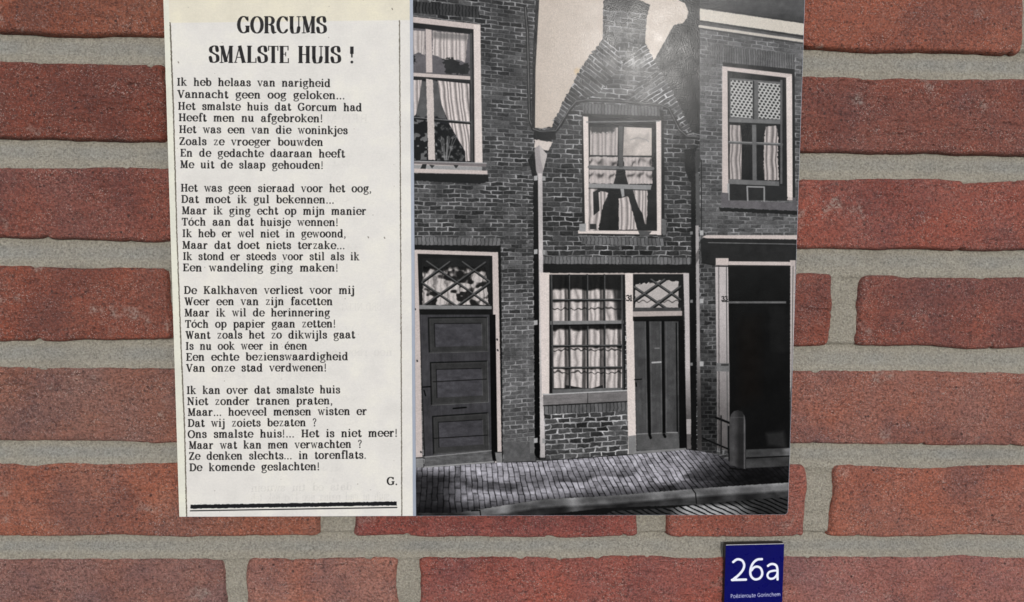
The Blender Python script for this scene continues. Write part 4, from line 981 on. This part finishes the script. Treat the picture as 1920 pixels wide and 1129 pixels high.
# ------------------------------------------------------------------ the small blue number plaque
YP = -.0072
Q = lambda x, y: on_wall(float(x), float(y), YP)
pTL, pTR = Q(1361, 1023), Q(1470.5, 1020.5); pBL0 = Q(1357.5, 1150)
pU = pTR - pTL; down = pBL0 - pTL; down /= np.linalg.norm(down); pV = -down * np.linalg.norm(pU) * 1.36; pO = pTL - pV
cv = Canvas(pO, pU, pV, 0, 1, 0, 1, YP, 900, 1220)
cv.img[:] = np.array([13, 14, 90], np.float32) / 255
cv.img *= (1 + .03 * fbm(cv.PX * .1, cv.PY * .1, 120, 3))[..., None]
WH = np.array([236, 236, 246]) / 255
def strokes(s_, pts, wd): cv.line(pts, wd, WH, soft=.25)
sc = 1129 / 129.0                                   # units of the traced close-up
def T_(p): return [(1330 + a / sc, 1000 + b / sc) for a, b in p]
cv.line(T_(catmull([(392, 472), (440, 435), (490, 428), (545, 455), (572, 520), (556, 590), (505, 660), (400, 762)])), 4.5, WH, soft=.3)
cv.line(T_([(372, 766), (600, 760)]), 4.6, WH, soft=.3); cv.line(T_([(386, 765), (440, 720)]), 5, WH, soft=.3)
cv.line(T_(catmull([(862, 424), (790, 432), (730, 475), (690, 545), (672, 630), (684, 700), (725, 746), (770, 756), (825, 738), (862, 690), (866, 630), (840, 572), (790, 548), (735, 560), (690, 610)])), 4.5, WH, soft=.3)
cv.line(T_(catmull([(962, 535), (1000, 510), (1050, 505), (1098, 530), (1116, 585), (1118, 640), (1118, 700), (1120, 758)])), 4.4, WH, soft=.3)
cv.line(T_(catmull([(1116, 612), (1050, 615), (985, 635), (955, 680), (966, 725), (1005, 747), (1060, 735), (1100, 695), (1116, 660)])), 4.1, WH, soft=.3)
def sans(ch):
    f = Face(.13, .13, .13); V, H, L_, C, A, D = f.V, f.Hh, f.Ln, f.C, f.A, f.D
    w = .75
    if ch == 'P': V(.15, 0, 1.4); C((.15, 1.34), (.45, 1.34), (.66, 1.2), (.66, .92), (.45, .7), (.15, .68)); w = .82
    elif ch == 'G': A(.6, .7, .47, .68, 50, 330); V(1.0, .12, .66); H(.7, 1.0, .66); w = 1.2
    elif ch == 'o': A(.45, .5, .36, .5); w = .9
    elif ch in 'eë':
        A(.43, .5, .34, .5, 5, 310); H(.1, .76, .54); w = .84
        if ch == 'ë': D(.27, 1.32, .09); D(.6, 1.32, .09)
    elif ch == 'z': H(.08, .6, .95); L_((.58, .93), (.1, .07), .13); H(.08, .64, .05); w = .7
    elif ch == 'i': V(.15, 0, 1); D(.15, 1.34, .09); w = .34
    elif ch == 'r': V(.15, 0, 1); C((.15, .6), (.24, .9), (.45, .98)); w = .5
    elif ch == 'u': V(.15, .35, 1); C((.15, .4), (.2, .06), (.42, 0), (.66, .16), (.7, .4)); V(.7, 0, 1); w = .88
    elif ch == 't': V(.22, .3, 1.3); H(.02, .5, .95); C((.22, .35), (.25, .05), (.4, 0), (.5, .04)); w = .52
    elif ch == 'n': V(.15, 0, 1); C((.15, .6), (.35, .96), (.6, .94), (.7, .6)); V(.7, 0, .65); w = .88
    elif ch == 'h': V(.15, 0, 1.5); C((.15, .6), (.35, .96), (.6, .94), (.7, .6)); V(.7, 0, .65); w = .88
    elif ch == 'c': A(.47, .5, .37, .5, 55, 305); w = .76
    elif ch == 'm':
        V(.15, 0, 1)
        for q in (0, .52): C((.15 + q, .6), (.32 + q, .96), (.55 + q, .94), (.66 + q, .6)); V(.66 + q, 0, .65)
        w = 1.35
    elif ch == ' ': w = .36
    return f.g, w
write(cv, 'Poëzieroute Gorinchem', 1370, 1463.5, 1121.5, 1117.6, 4.9, sans, np.array([226, 226, 244]) / 255, aspect=5.4, gap=.12)
pq = thing('number_plaque', 'small dark blue plaque numbered 26a below the panel', 'plaque', (float((pTL + pTR)[0] / 2), -.004, float((pO)[1])))
def pslab(n, u0, u1, v0, v1, yf, yb, bev): return slab(n, u0, u1, v0, v1, yf, yb, (0, 0, 0, 0), bev, pO, pU, pV)
attach(link('backing_plate', pslab('backing_plate', -.002, 1.002, -.002, 1.002, YP + .0008, -.0015, 0), plain('black_plastic', (.012, .012, .014), .4)), pq)
fm = print_mat('blue_enamel', cv.image('plaque_face'), .3, .12)
attach(link('face_plate', pslab('face_plate', 0, 1, 0, 1, YP, YP + .00075, .0001), fm), pq)
attach(link('top_edge', pslab('top_edge', .004, .996, 1.0022, 1.008, YP + .0001, YP + .0007, 0), plain('pale_edge', (.75, .75, .78), .35, .3, 900, .5)), pq)  # thin pale strip along the top of the face plate
